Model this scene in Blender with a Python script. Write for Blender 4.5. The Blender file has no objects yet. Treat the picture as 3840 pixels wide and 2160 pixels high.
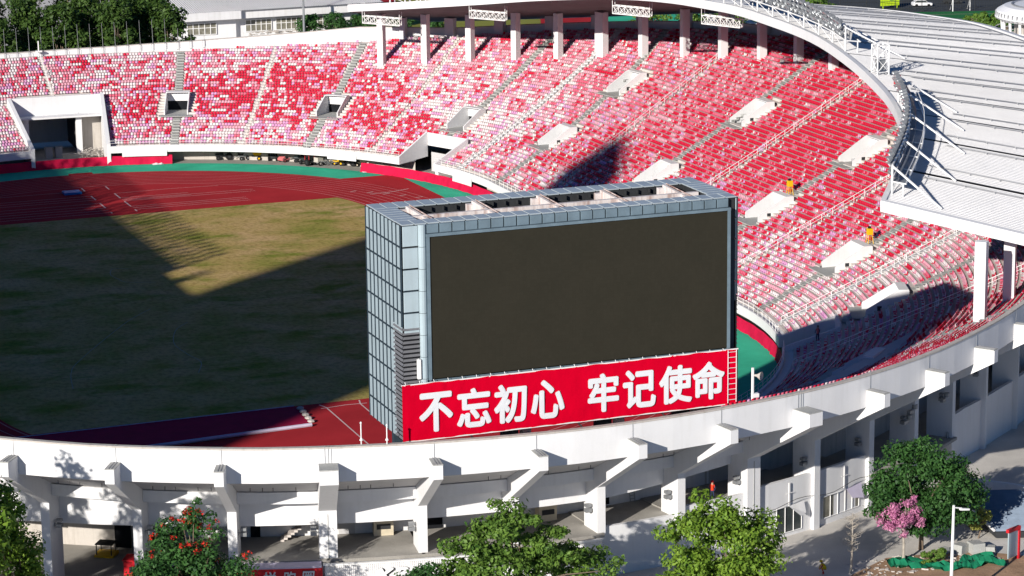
import bpy, bmesh, math, random
import numpy as np
from mathutils import Vector, Matrix
random.seed(7)
rng = np.random.default_rng(7)
SC = bpy.context.scene
COL = SC.collection
R_ = math.radians

# ------------------------------------------------------------------ camera, light, exposure
cam_d = bpy.data.cameras.new('camera'); cam = bpy.data.objects.new('camera', cam_d); COL.objects.link(cam)
cam_d.sensor_width = 36.0; cam_d.lens = 10593.5 / 3840 * 36.0
cam_d.clip_start = 1.0; cam_d.clip_end = 3000.0
def cam_matrix(loc, yaw, pitch, roll):
    f = Vector((math.sin(yaw) * math.cos(pitch), math.cos(yaw) * math.cos(pitch), -math.sin(pitch)))
    r = Vector((math.cos(yaw), -math.sin(yaw), 0)); u = r.cross(f)
    r2 = r * math.cos(roll) + u * math.sin(roll); u2 = u * math.cos(roll) - r * math.sin(roll)
    m = Matrix((r2, u2, -f)).transposed().to_4x4(); m.translation = loc
    return m
CAM = Vector((-86.107, -338.659, 80.38))
cam.matrix_world = cam_matrix(CAM, 0.3580, 0.2260, -0.0120)
SC.camera = cam
SUN_AZ, SUN_EL = R_(51.0), R_(19.6)            # the way the light travels, from +Y towards +X
LDIR = Vector((math.sin(SUN_AZ) * math.cos(SUN_EL), math.cos(SUN_AZ) * math.cos(SUN_EL), -math.sin(SUN_EL)))
W = bpy.data.worlds.new('World'); SC.world = W; W.use_nodes = True
nt = W.node_tree; nt.nodes.clear()
sky = nt.nodes.new('ShaderNodeTexSky'); sky.sky_type = 'NISHITA'; sky.sun_disc = False
sky.sun_elevation = SUN_EL; sky.sun_rotation = SUN_AZ + math.pi; sky.air_density = 0.95; sky.dust_density = 0.0; sky.ozone_density = 10.0; sky.altitude = 30
bg = nt.nodes.new('ShaderNodeBackground'); bg.inputs[1].default_value = 0.06
wo = nt.nodes.new('ShaderNodeOutputWorld'); nt.links.new(sky.outputs[0], bg.inputs[0]); nt.links.new(bg.outputs[0], wo.inputs[0])
sl = bpy.data.lights.new('sun', 'SUN'); sl.energy = 5.0; sl.angle = R_(0.53); sl.color = (1.0, 0.95, 0.87)
so = bpy.data.objects.new('sun', sl); COL.objects.link(so)
so.rotation_euler = LDIR.to_track_quat('-Z', 'Y').to_euler(); so.location = (-200, -200, 200)
SC.view_settings.view_transform = 'Standard'; SC.view_settings.look = 'None'
SC.view_settings.exposure = 0.33; SC.view_settings.gamma = 1.0; SC.view_settings.use_curve_mapping = False
SC.render.engine = 'CYCLES'
SC.cycles.max_bounces = 5; SC.cycles.diffuse_bounces = 3; SC.cycles.glossy_bounces = 2; SC.cycles.transparent_max_bounces = 6
SC.cycles.use_denoising = True
SC.cycles.use_adaptive_sampling = True; SC.cycles.adaptive_threshold = 0.015

# ------------------------------------------------------------------ helpers
def V(*a): return Vector(a)
class MB:
    """collects faces of one mesh"""
    def __init__(s): s.v = []; s.f = []; s.m = []
    def poly(s, pts, m=0):
        n = len(s.v); s.v += [tuple(p) for p in pts]; s.f.append(tuple(range(n, n + len(pts)))); s.m.append(m); return s
    def grid(s, rows, m=0, close=False):
        n = len(s.v); k = len(rows[0])
        for r in rows: s.v += [tuple(p) for p in r]
        for i in range(len(rows) - 1):
            for j in range(k if close else k - 1):
                j2 = (j + 1) % k
                s.f.append((n + i * k + j, n + i * k + j2, n + (i + 1) * k + j2, n + (i + 1) * k + j)); s.m.append(m)
        return s
    def hexa(s, b, t, m=0):
        """b, t: four points each, same winding"""
        n = len(s.v); s.v += [tuple(p) for p in b] + [tuple(p) for p in t]
        for f in ((3, 2, 1, 0), (4, 5, 6, 7), (0, 1, 5, 4), (1, 2, 6, 5), (2, 3, 7, 6), (3, 0, 4, 7)):
            s.f.append(tuple(n + i for i in f)); s.m.append(m)
        return s
    def box(s, c, d, m=0, F=None):
        x, y, z = c; a, b, h = d[0] / 2, d[1] / 2, d[2] / 2
        P = [Vector((x + i * a, y + j * b, z + k * h)) for k in (-1, 1) for i, j in ((-1, -1), (1, -1), (1, 1), (-1, 1))]
        if F is not None: P = [F @ p for p in P]
        return s.hexa(P[:4], P[4:], m)
    def prism(s, poly, h0, h1, F, m=0):
        """poly in the (x, z) plane of F, drawn out along y from h0 to h1"""
        A = [F @ Vector((a, h0, b)) for a, b in poly]; B = [F @ Vector((a, h1, b)) for a, b in poly]
        s.poly(A, m); s.poly(B[::-1], m)
        for i in range(len(poly)):
            j = (i + 1) % len(poly); s.poly([A[j], A[i], B[i], B[j]], m)
        return s
    def tube(s, p0, p1, r, n=5, r1=None, m=0, cap=True):
        p0, p1 = Vector(p0), Vector(p1); d = p1 - p0
        if d.length < 1e-6: return s
        q = d.to_track_quat('Z', 'Y'); r1 = r if r1 is None else r1
        A = []; B = []
        for i in range(n):
            a = 2 * math.pi * i / n; o = q @ Vector((math.cos(a), math.sin(a), 0)); A.append(p0 + o * r); B.append(p1 + o * r1)
        for i in range(n):
            j = (i + 1) % n; s.poly([A[i], A[j], B[j], B[i]], m)
        if cap: s.poly(B, m); s.poly(A[::-1], m)
        return s
    def path(s, pts, r, n=5, m=0):
        for a, b in zip(pts[:-1], pts[1:]): s.tube(a, b, r, n, m=m)
        return s
    def lathe(s, prof, c, n=12, F=None, m=0):
        rows = []
        for r, z in prof:
            row = [Vector((c[0] + r * math.cos(2 * math.pi * i / n), c[1] + r * math.sin(2 * math.pi * i / n), c[2] + z)) for i in range(n)]
            rows.append([F @ p for p in row] if F is not None else row)
        return s.grid(rows, m, close=True)
    def mesh(s, name, mats, smooth=False):
        me = bpy.data.meshes.new(name); me.from_pydata(s.v, [], s.f)
        mats = mats if isinstance(mats, (list, tuple)) else [mats]
        for mm in mats: me.materials.append(mm)
        if any(s.m): me.polygons.foreach_set('material_index', s.m)
        if smooth: me.polygons.foreach_set('use_smooth', [True] * len(s.f))
        me.update(); return me
    def build(s, name, mats, parent=None, smooth=False):
        return link(name, s.mesh(name, mats, smooth), parent)
def link(name, me, parent=None):
    o = bpy.data.objects.new(name, me); COL.objects.link(o)
    if parent is not None: o.parent = parent
    return o
def tag(o, label, cat, group=None):
    o['label'] = label; o['category'] = cat
    if group: o['group'] = group
    return o
def thing(name, label, cat, group=None, loc=(0, 0, 0)):
    o = bpy.data.objects.new(name, None); o.empty_display_size = 0.5; COL.objects.link(o)
    o.location = loc
    return tag(o, label, cat, group)
def kind(o, k): o['kind'] = k; return o
def frame(o, ex, ez=(0, 0, 1)):
    """matrix with origin o, x axis ex, z axis ez"""
    ex = Vector(ex).normalized(); ez = Vector(ez).normalized(); ey = ez.cross(ex).normalized(); ez = ex.cross(ey)
    m = Matrix((ex, ey, ez)).transposed().to_4x4(); m.translation = Vector(o); return m
ORD = ['first', 'second', 'third', 'fourth', 'fifth', 'sixth', 'seventh', 'eighth', 'ninth', 'tenth', 'eleventh', 'twelfth', 'thirteenth', 'fourteenth', 'fifteenth', 'sixteenth', 'seventeenth', 'eighteenth']

# ------------------------------------------------------------------ materials
MAT = {}
def pm(name, col, rough=0.6, var=0.08, scale=0.7, bump=0.0, metal=0.0, spec=0.12, streak=0.0, fine=0.0, col2=None, dirt=None):
    """procedural paint: base colour broken up by two noises in world space, optional rain streaks and fine grain"""
    m = bpy.data.materials.new(name); m.use_nodes = True; t = m.node_tree; t.nodes.clear(); N = t.nodes.new; L = t.links.new
    out = N('ShaderNodeOutputMaterial'); b = N('ShaderNodeBsdfPrincipled'); L(b.outputs[0], out.inputs[0])
    geo = N('ShaderNodeNewGeometry')
    n1 = N('ShaderNodeTexNoise'); n1.inputs['Scale'].default_value = scale; n1.inputs['Detail'].default_value = 6; n1.inputs['Roughness'].default_value = 0.62
    L(geo.outputs['Position'], n1.inputs['Vector'])
    ra = N('ShaderNodeValToRGB'); c = col
    lo = tuple(max(0, x * (1 - var)) for x in c) if col2 is None else col2
    hi = tuple(min(1, x * (1 + var)) for x in c)
    ra.color_ramp.elements[0].position = 0.3; ra.color_ramp.elements[1].position = 0.7
    ra.color_ramp.elements[0].color = (*lo, 1); ra.color_ramp.elements[1].color = (*hi, 1)
    L(n1.outputs['Fac'], ra.inputs['Fac']); cur = ra.outputs['Color']
    def mult(cur, fac_socket, lo_, hi_, p0=0.35, p1=0.65):
        r2 = N('ShaderNodeValToRGB'); r2.color_ramp.elements[0].position = p0; r2.color_ramp.elements[1].position = p1
        r2.color_ramp.elements[0].color = (*lo_, 1); r2.color_ramp.elements[1].color = (*hi_, 1); L(fac_socket, r2.inputs['Fac'])
        mx = N('ShaderNodeMix'); mx.data_type = 'RGBA'; mx.blend_type = 'MULTIPLY'; mx.inputs['Factor'].default_value = 1
        L(cur, mx.inputs['A']); L(r2.outputs['Color'], mx.inputs['B']); return mx.outputs['Result']
    if streak > 0:
        mp = N('ShaderNodeMapping'); mp.inputs['Scale'].default_value = (1.0, 1.0, 0.09); L(geo.outputs['Position'], mp.inputs['Vector'])
        n2 = N('ShaderNodeTexNoise'); n2.inputs['Scale'].default_value = 2.2; n2.inputs['Detail'].default_value = 5; L(mp.outputs[0], n2.inputs['Vector'])
        d = dirt or (1 - streak, 1 - streak * 1.05, 1 - streak * 1.2); cur = mult(cur, n2.outputs['Fac'], d, (1, 1, 1), 0.28, 0.52)
    if fine > 0:
        n3 = N('ShaderNodeTexNoise'); n3.inputs['Scale'].default_value = 9.0; n3.inputs['Detail'].default_value = 3; L(geo.outputs['Position'], n3.inputs['Vector'])
        cur = mult(cur, n3.outputs['Fac'], (1 - fine,) * 3, (1, 1, 1))
    L(cur, b.inputs['Base Color'])
    b.inputs['Roughness'].default_value = rough; b.inputs['Metallic'].default_value = metal
    b.inputs['Specular IOR Level'].default_value = spec
    if bump > 0:
        bp = N('ShaderNodeBump'); bp.inputs['Strength'].default_value = bump; bp.inputs['Distance'].default_value = 0.08
        n4 = N('ShaderNodeTexNoise'); n4.inputs['Scale'].default_value = scale * 6; n4.inputs['Detail'].default_value = 5; L(geo.outputs['Position'], n4.inputs['Vector'])
        L(n4.outputs['Fac'], bp.inputs['Height']); L(bp.outputs[0], b.inputs['Normal'])
    MAT[name] = m; return m
M_white = pm('white_paint', (0.72, 0.715, 0.72), 0.7, 0.04, 0.2, streak=0.045, fine=0.02)
M_white2 = pm('white_render', (0.70, 0.69, 0.69), 0.7, 0.05, 0.4, streak=0.09, fine=0.04)
M_offwhite = pm('off_white_plaster', (0.50, 0.46, 0.42), 0.75, 0.08, 0.5, streak=0.18, fine=0.06)
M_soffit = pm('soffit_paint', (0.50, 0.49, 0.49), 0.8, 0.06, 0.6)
M_step = pm('terrace_concrete', (0.62, 0.56, 0.52), 0.85, 0.12, 0.8, fine=0.10, bump=0.1)
M_stair = pm('stair_concrete', (0.42, 0.42, 0.40), 0.85, 0.10, 1.2, fine=0.15)
M_conc = pm('floor_concrete', (0.36, 0.34, 0.31), 0.85, 0.16, 0.35, fine=0.12, bump=0.1)
M_pave = pm('pavement_concrete', (0.62, 0.585, 0.54), 0.9, 0.16, 0.18, fine=0.12, bump=0.15)
M_earth = pm('bare_earth', (0.42, 0.27, 0.17), 0.95, 0.25, 0.5, fine=0.25, bump=0.4)
M_track = pm('track_red', (0.41, 0.030, 0.036), 0.95, 0.14, 0.12, fine=0.10, bump=0.03, spec=0.02)
M_green = pm('apron_green', (0.055, 0.46, 0.28), 0.95, 0.16, 0.15, fine=0.08, spec=0.02)
M_line = pm('line_white', (0.62, 0.45, 0.43), 0.8, 0.10, 1.0)
M_lanel = pm('lane_line', (0.55, 0.20, 0.20), 0.8, 0.14, 0.6)
M_cloth = pm('red_cloth', (0.52, 0.008, 0.05), 0.75, 0.16, 0.8, bump=0.3, streak=0.1)
M_carpet = pm('carpet_red', (0.36, 0.008, 0.05), 0.95, 0.14, 0.6, fine=0.15)
M_lilac = pm('carpet_edge', (0.55, 0.50, 0.62), 0.7, 0.1, 1.0)
M_roof = pm('roof_sheet', (0.77, 0.765, 0.775), 0.5, 0.05, 0.08, streak=0.05)
M_rib = pm('roof_rib', (0.66, 0.65, 0.65), 0.5, 0.06, 0.3)
M_gutter = pm('gutter_grey', (0.30, 0.30, 0.31), 0.5, 0.1, 1.0, metal=0.3)
M_steel = pm('white_steel', (0.78, 0.77, 0.76), 0.45, 0.05, 1.0)
M_grey = pm('grey_metal', (0.30, 0.31, 0.32), 0.45, 0.1, 1.0, metal=0.5)
M_dark = pm('dark_metal', (0.035, 0.037, 0.04), 0.5, 0.2, 1.0)
M_black = pm('black_rubber', (0.015, 0.015, 0.016), 0.7, 0.2, 2.0)
M_lamp = pm('lamp_glass', (0.55, 0.58, 0.60), 0.15, 0.1, 2.0, metal=0.7)
M_panel = pm('panel_blue_grey', (0.40, 0.485, 0.525), 0.25, 0.07, 0.35, metal=0.1, spec=0.4, streak=0.05)
M_panel2 = pm('panel_top_grey', (0.40, 0.45, 0.48), 0.35, 0.09, 0.6, metal=0.1, fine=0.08)
M_panel3 = pm('panel_front_grey', (0.15, 0.205, 0.245), 0.3, 0.16, 0.9, metal=0.1)
M_seam = pm('panel_joint', (0.03, 0.045, 0.06), 0.6, 0.1, 1.0)
M_slat = pm('louvre_slat', (0.20, 0.20, 0.21), 0.5, 0.1, 1.0, metal=0.3)
M_rust = pm('rusty_steel', (0.60, 0.50, 0.47), 0.7, 0.2, 1.4, col2=(0.16, 0.07, 0.05), fine=0.15)
M_beam = pm('grimy_white_steel', (0.66, 0.60, 0.58), 0.7, 0.14, 1.2, streak=0.25, dirt=(0.55, 0.42, 0.38))
M_banner = pm('banner_red', (0.56, 0.0, 0.018), 0.8, 0.07, 0.35, spec=0.03, bump=0.25, streak=0.06)
M_letter = pm('letter_white', (0.66, 0.68, 0.70), 0.6, 0.03, 1.0)
M_glass = pm('window_glass', (0.05, 0.06, 0.06), 0.08, 0.3, 0.8, spec=0.7)
M_glassb = pm('window_glass_tan', (0.20, 0.19, 0.15), 0.12, 0.35, 0.9, spec=0.6)
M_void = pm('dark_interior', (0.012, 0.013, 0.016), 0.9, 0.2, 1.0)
M_wood = pm('timber_scrap', (0.36, 0.27, 0.19), 0.8, 0.3, 2.0)
M_bark = pm('bark', (0.20, 0.15, 0.11), 0.9, 0.25, 3.0, bump=0.4)
M_barkp = pm('pale_bark', (0.36, 0.32, 0.27), 0.9, 0.2, 3.0)
M_yel = pm('yellow_paint', (0.72, 0.42, 0.01), 0.45, 0.08, 2.0)
M_redp = pm('red_paint', (0.55, 0.02, 0.03), 0.4, 0.08, 2.0)
M_pink = pm('faded_red_paint', (0.58, 0.16, 0.17), 0.5, 0.12, 2.0)
M_blue = pm('blue_paint', (0.02, 0.16, 0.45), 0.45, 0.1, 2.0)
M_cream = pm('cream_paint', (0.55, 0.48, 0.36), 0.5, 0.1, 2.0)
M_net = pm('green_netting', (0.01, 0.16, 0.08), 0.8, 0.25, 1.2, bump=0.5)
M_tile = pm('blue_roof_tile', (0.20, 0.25, 0.32), 0.5, 0.15, 1.0)
M_lawn = pm('lawn', (0.25, 0.255, 0.05), 0.95, 0.20, 0.06, fine=0.2)
M_turf = pm('artificial_turf', (0.022, 0.150, 0.045), 0.9, 0.08, 0.05)
M_asph = pm('asphalt', (0.06, 0.065, 0.07), 0.9, 0.15, 0.3, fine=0.1)
M_lime = pm('lime_sign', (0.45, 0.62, 0.02), 0.5, 0.08, 1.0)
M_skin = pm('skin', (0.42, 0.26, 0.18), 0.6, 0.05, 4.0)
M_navy = pm('navy_cloth', (0.03, 0.04, 0.09), 0.8, 0.15, 4.0)
M_hivis = pm('orange_red_vest', (0.62, 0.05, 0.02), 0.7, 0.12, 4.0)
M_vesty = pm('yellow_vest', (0.75, 0.52, 0.02), 0.7, 0.1, 4.0)
M_tower = pm('tower_glass', (0.20, 0.24, 0.28), 0.2, 0.1, 0.05, metal=0.3)
def leafmat(name, a, b, trans=0.25):
    m = bpy.data.materials.new(name); m.use_nodes = True; t = m.node_tree; t.nodes.clear(); N = t.nodes.new; L = t.links.new
    out = N('ShaderNodeOutputMaterial'); d = N('ShaderNodeBsdfPrincipled'); tr = N('ShaderNodeBsdfTranslucent'); mx = N('ShaderNodeMixShader')
    geo = N('ShaderNodeNewGeometry'); ra = N('ShaderNodeValToRGB'); n = N('ShaderNodeTexNoise'); n.inputs['Scale'].default_value = 1.1; n.inputs['Detail'].default_value = 4
    ad = N('ShaderNodeMath'); ad.operation = 'ADD'; ml = N('ShaderNodeMath'); ml.operation = 'MULTIPLY'; ml.inputs[1].default_value = 0.5
    L(geo.outputs['Position'], n.inputs['Vector']); L(geo.outputs['Random Per Island'], ml.inputs[0]); L(n.outputs['Fac'], ad.inputs[0]); L(ml.outputs[0], ad.inputs[1])
    ra.color_ramp.elements[0].color = (*a, 1); ra.color_ramp.elements[1].color = (*b, 1); ra.color_ramp.elements[0].position = 0.35; ra.color_ramp.elements[1].position = 1.05 if False else 1.0
    L(ad.outputs[0], ra.inputs['Fac']); L(ra.outputs['Color'], d.inputs['Base Color']); L(ra.outputs['Color'], tr.inputs['Color'])
    d.inputs['Roughness'].default_value = 0.55; d.inputs['Specular IOR Level'].default_value = 0.25; mx.inputs[0].default_value = trans
    L(d.outputs[0], mx.inputs[1]); L(tr.outputs[0], mx.inputs[2]); L(mx.outputs[0], out.inputs[0]); MAT[name] = m; return m
ML_far = leafmat('leaf_far_green', (0.016, 0.045, 0.010), (0.075, 0.135, 0.025))
ML_mid = leafmat('leaf_mid_green', (0.03, 0.085, 0.012), (0.16, 0.27, 0.045))
ML_dark = leafmat('leaf_dark_green', (0.014, 0.055, 0.014), (0.06, 0.15, 0.035))
ML_light = leafmat('leaf_light_green', (0.045, 0.12, 0.012), (0.22, 0.34, 0.04))
ML_red = leafmat('flower_red', (0.45, 0.02, 0.01), (0.75, 0.05, 0.03))
ML_pink = leafmat('flower_pink', (0.35, 0.08, 0.22), (0.72, 0.30, 0.48))
ML_yel = leafmat('leaf_yellow_green', (0.20, 0.24, 0.03), (0.50, 0.48, 0.12))
SEATC = [('seat_red', (0.54, 0.013, 0.045)), ('seat_rose', (0.62, 0.115, 0.18)), ('seat_pink', (0.66, 0.315, 0.38)), ('seat_white', (0.68, 0.60, 0.60)), ('seat_lilac', (0.57, 0.27, 0.46))]
M_seats = [pm(n, c, 0.55, 0.12, 3.0, spec=0.08) for n, c in SEATC]
def grass_material():
    m = bpy.data.materials.new('pitch_grass'); m.use_nodes = True; t = m.node_tree; t.nodes.clear(); N = t.nodes.new; L = t.links.new
    out = N('ShaderNodeOutputMaterial'); b = N('ShaderNodeBsdfPrincipled'); L(b.outputs[0], out.inputs[0]); geo = N('ShaderNodeNewGeometry')
    def noise(s, d, sc=(1, 1, 1)):
        mp = N('ShaderNodeMapping'); mp.inputs['Scale'].default_value = sc; L(geo.outputs['Position'], mp.inputs['Vector'])
        n = N('ShaderNodeTexNoise'); n.inputs['Scale'].default_value = s; n.inputs['Detail'].default_value = d; n.inputs['Roughness'].default_value = 0.6; L(mp.outputs[0], n.inputs['Vector']); return n.outputs['Fac']
    def ramp(f, stops):
        r = N('ShaderNodeValToRGB'); e = r.color_ramp.elements
        e[0].position, e[0].color = stops[0][0], (*stops[0][1], 1); e[1].position, e[1].color = stops[-1][0], (*stops[-1][1], 1)
        for p, c in stops[1:-1]: q = e.new(p); q.color = (*c, 1)
        L(f, r.inputs['Fac']); return r.outputs['Color']
    base = ramp(noise(0.10, 5), [(0.34, (0.31, 0.28, 0.070)), (0.47, (0.43, 0.315, 0.110)), (0.64, (0.54, 0.37, 0.175))])
    gr = ramp(noise(0.16, 4, (0.6, 1.0, 1)), [(0.50, (0, 0, 0)), (0.66, (1, 1, 1))])
    mx = N('ShaderNodeMix'); mx.data_type = 'RGBA'; mx.inputs['B'].default_value = (0.20, 0.225, 0.035, 1)
    L(gr, mx.inputs['Factor']); L(base, mx.inputs['A'])
    tuft = ramp(noise(1.6, 5, (1, 0.7, 1)), [(0.30, (0.66, 0.64, 0.58)), (0.55, (1, 1, 1))])
    m2 = N('ShaderNodeMix'); m2.data_type = 'RGBA'; m2.blend_type = 'MULTIPLY'; m2.inputs['Factor'].default_value = 1
    L(mx.outputs['Result'], m2.inputs['A']); L(tuft, m2.inputs['B']); L(m2.outputs['Result'], b.inputs['Base Color'])
    bp = N('ShaderNodeBump'); bp.inputs['Strength'].default_value = 0.55; bp.inputs['Distance'].default_value = 0.12; L(noise(2.2, 6), bp.inputs['Height']); L(bp.outputs[0], b.inputs['Normal'])
    b.inputs['Roughness'].default_value = 1.0; b.inputs['Specular IOR Level'].default_value = 0.05; return m
M_grass = grass_material()
def screen_material():
    m = bpy.data.materials.new('led_screen'); m.use_nodes = True; t = m.node_tree; t.nodes.clear(); N = t.nodes.new; L = t.links.new
    out = N('ShaderNodeOutputMaterial'); b = N('ShaderNodeBsdfPrincipled'); L(b.outputs[0], out.inputs[0]); geo = N('ShaderNodeNewGeometry')
    br = N('ShaderNodeTexBrick'); mp = N('ShaderNodeMapping'); mp.inputs['Rotation'].default_value = (R_(90), 0, 0); L(geo.outputs['Position'], mp.inputs['Vector']); L(mp.outputs[0], br.inputs['Vector'])
    br.inputs['Scale'].default_value = 1.0; br.inputs['Brick Width'].default_value = 0.32; br.inputs['Row Height'].default_value = 0.32; br.offset = 0; br.inputs['Mortar Size'].default_value = 0.006
    br.inputs['Color1'].default_value = (0.0275, 0.025, 0.018, 1); br.inputs['Color2'].default_value = (0.0295, 0.027, 0.0195, 1); br.inputs['Mortar'].default_value = (0.025, 0.0225, 0.0165, 1)
    nz = N('ShaderNodeTexNoise'); nz.inputs['Scale'].default_value = 0.35; nz.inputs['Detail'].default_value = 5; L(geo.outputs['Position'], nz.inputs['Vector']); rz_ = N('ShaderNodeValToRGB'); rz_.color_ramp.elements[0].position = 0.3; rz_.color_ramp.elements[1].position = 0.7; rz_.color_ramp.elements[0].color = (0.95, 0.96, 0.95, 1); rz_.color_ramp.elements[1].color = (1.05, 1.04, 1.03, 1); L(nz.outputs['Fac'], rz_.inputs['Fac']); mq = N('ShaderNodeMix'); mq.data_type = 'RGBA'; mq.blend_type = 'MULTIPLY'; mq.inputs['Factor'].default_value = 1; L(br.outputs['Color'], mq.inputs['A']); L(rz_.outputs['Color'], mq.inputs['B'])
    L(mq.outputs['Result'], b.inputs['Base Color']); b.inputs['Roughness'].default_value = 0.8; b.inputs['Specular IOR Level'].default_value = 0.08; return m
M_screen = screen_material()

M_hose = pm('hose_grey', (0.34, 0.33, 0.30), 0.8, 0.1, 1.0)

M_roofsoff = pm('roof_underside', (0.13, 0.125, 0.13), 0.8, 0.15, 0.5)  # grey-white underside coloured dark, with its shade put into the paint
M_railg = pm('rail_grey', (0.42, 0.42, 0.43), 0.5, 0.08, 1.0)
# ------------------------------------------------------------------ plan of the stadium (metres; centre spot = origin, +Y along the pitch)
S = 42.195                         # half length of the track's straights
R0 = 54.5                          # radius of the first seat row
U = S + R0 * math.pi / 2           # length coordinate u along the first row: 0 = middle of the right side, +U far end, -U near end
def fold(u):
    sgn = 1
    while u > U or u < -U:
        u = 2 * U - u if u > U else -2 * U - u; sgn = -sgn
    return u, sgn
def P(u, r, z=0.0):
    u, s = fold(u)
    if abs(u) <= S: x, y = r, u
    else:
        a = (abs(u) - S) / R0; x, y = r * math.cos(a), math.copysign(S + r * math.sin(a), u)
    return Vector((s * x, y, z))
def NRM(u):
    return (P(u, 61.0) - P(u, 60.0)).normalized()
def TAN(u):
    n = NRM(u); return Vector((-n.y, n.x, 0))
def FR(u, r, z=0.0):
    """local frame: x = outward, y = along the row (towards +u on the right side), z = up"""
    return frame(P(u, r, z), NRM(u))
def prof(r):
    d = r - R0; return 3.0 + 0.44 * d + 0.001 * max(0.0, d - 13.5) ** 2
def interp(x, tab):
    if x <= tab[0][0]: return tab[0][1:]
    for a, b in zip(tab[:-1], tab[1:]):
        if x <= b[0]:
            t = (x - a[0]) / (b[0] - a[0]); return tuple(p + (q - p) * t for p, q in zip(a[1:], b[1:]))
    return tab[-1][1:]
RIM_TAB = [(-127.8, 82.0, 14.8), (-110, 82.0, 14.9), (-100, 82.1, 15.2), (-95, 82.2, 15.5), (-86, 82.8, 16.2), (-80, 84.4, 17.0), (-75, 86.2, 17.9), (-65, 89.5, 19.3), (-55, 92.5, 20.7), (-45, 95.4, 22.2), (-30, 98.8, 23.8), (0, 103.0, 26.0),
           (30, 100.0, 24.3), (42, 98.2, 23.3), (49, 97.0, 22.6), (59, 94.0, 21.1), (69.4, 90.7, 19.5), (79, 87.4, 18.1), (83, 86.6, 17.9), (89.6, 84.8, 17.85), (95, 83.5, 17.0), (101, 82.8, 16.2), (109, 81.6, 15.5), (118, 81.5, 14.95), (127.8, 81.5, 14.7)]
def rim(u): u, s = fold(u); return interp(u, RIM_TAB)
def ring(mb, profile, u0, u1, step=2.0, m=0, closed=True, caps=True):
    """sweep a (r, z) outline along the rows; profile may be a function of u"""
    n = max(1, int(math.ceil((u1 - u0) / step))); rows = []
    for i in range(n + 1):
        u = u0 + (u1 - u0) * i / n; pr = profile(u) if callable(profile) else profile
        rows.append([P(u, r, z) for r, z in pr])
    mb.grid(rows, m, close=closed)
    if caps and closed: mb.poly(rows[0], m); mb.poly(rows[-1][::-1], m)
    return mb

# ------------------------------------------------------------------ ground, pitch, track
def structure(name, mb, mat): return kind(mb.build(name, mat), 'structure')
g = MB(); g.poly([V(-900, -600, -1.0), V(900, -600, -1.0), V(900, 900, -1.0), V(-900, 900, -1.0)]); structure('ground', g, M_pave)
def band(r0, r1, z, n=48):
    mb = MB(); us = [-U + 4 * U * i / (n * 4) for i in range(n * 4 + 1)]
    mb.grid([[P(u, r0, z) for u in us], [P(u, r1, z) for u in us]]); return mb
tr = MB(); tr.poly([P(-U + 4 * U * i / 256, 47.1, 0.0) for i in range(256)]); structure('running_track', tr, M_track)
structure('track_apron', band(47.1, 53.6, 0.0), M_green)
structure('concourse_floor', band(53.6, 72.0, 0.0), M_conc)
ch = MB()                                                     # sprint chute and other red patches lying on the apron
ch.poly([V(46.0, 40, .005), V(48.6, 40, .005), V(47.6, 69.2, .005), V(37.6, 69.2, .005), V(38.5, 66, .005)])
ch.poly([V(0.8, 88.0, .005), V(4.6, 88.0, .005), V(4.6, 90.4, .005), V(0.9, 90.4, .005)])
structure('sprint_chute', ch, M_track)
gp = []
Yg = 55.08
for sx, sy in ((1, 1), (-1, 1), (-1, -1), (1, -1)):
    arc = []
    a1 = math.asin((Yg - S) / 36.1)
    for i in range(9):
        a = a1 * i / 8; arc.append((sx * 36.1 * math.cos(a), sy * (S + 36.1 * math.sin(a))))
    gp += arc if sx * sy > 0 else arc[::-1]
ga = MB(); ga.poly([V(x, y, .010) for x, y in gp]); structure('pitch', ga, M_grass)
def strip(mb, pts, w, z, m=0):
    L_ = []; R2 = []
    for i, p in enumerate(pts):
        a = Vector(pts[max(0, i - 1)]); b = Vector(pts[min(len(pts) - 1, i + 1)]); d = (b - a).normalized(); n = Vector((-d.y, d.x)) * w / 2
        L_.append(V(p[0] + n.x, p[1] + n.y, z)); R2.append(V(p[0] - n.x, p[1] - n.y, z))
    mb.grid([L_, R2], m)
ln = MB()
def arcpts(r, u0, u1, n): return [tuple(P(u0 + (u1 - u0) * i / n, r).xy) for i in range(n + 1)]
for i in range(9): strip(ln, arcpts(36.55 + 1.22 * i, -U, 3 * U, 260), 0.12 if i else 0.18, .016, 1)
for y0 in (66.6, 65.2): strip(ln, [(4.0, y0 + 0.2), (24, y0)], 0.10, .016)
for y0 in (61.0, 59.8, 58.5): strip(ln, [(4.0, y0), (21.4, y0)], 0.10, .016)
for y0 in (67.9, 66.1): strip(ln, [(4.0, y0), (14.4, y0)], 0.10, .016)
strip(ln, [(4.0, 71.7), (12, 72.1), (20, 71.6)], 0.10, .016)
for y0 in (75.4, 71.1, 69.4, 67.8, 65.1, 63.0, 61.2, 59.4, 57.6): strip(ln, [(-33 if y0 < 70 else -18, y0), (0.3, y0)], 0.10, .016)
for x, segs in ((0.3, ((75.4, 77.8), (67.8, 71.1), (61.2, 65.1), (57.0, 58.0))), (4.0, ((75.3, 77.9), (67.7, 71.7), (61.0, 65.0), (57.2, 58.5)))):
    for a, b in segs: strip(ln, [(x, a), (x, b)], 0.22, .018)
strip(ln, [(-2.2, -56.9), (-2.4, -74)], 0.16, .016); strip(ln, [(1.65, -56.9), (1.4, -74)], 0.16, .016)
strip(ln, [(-2.6, -55.6), (-2.2, -56.9)], 0.16, .018); strip(ln, [(2.0, -55.4), (1.65, -56.9)], 0.16, .018)
strip(ln, [(-2.9, -57.2), (0, -56.75), (2.4, -56.9)], 0.16, .020)
strip(ln, [(39.0, 55.5), (42.4, 55.9), (45.6, 57.2)], 0.2, .020)
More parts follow.
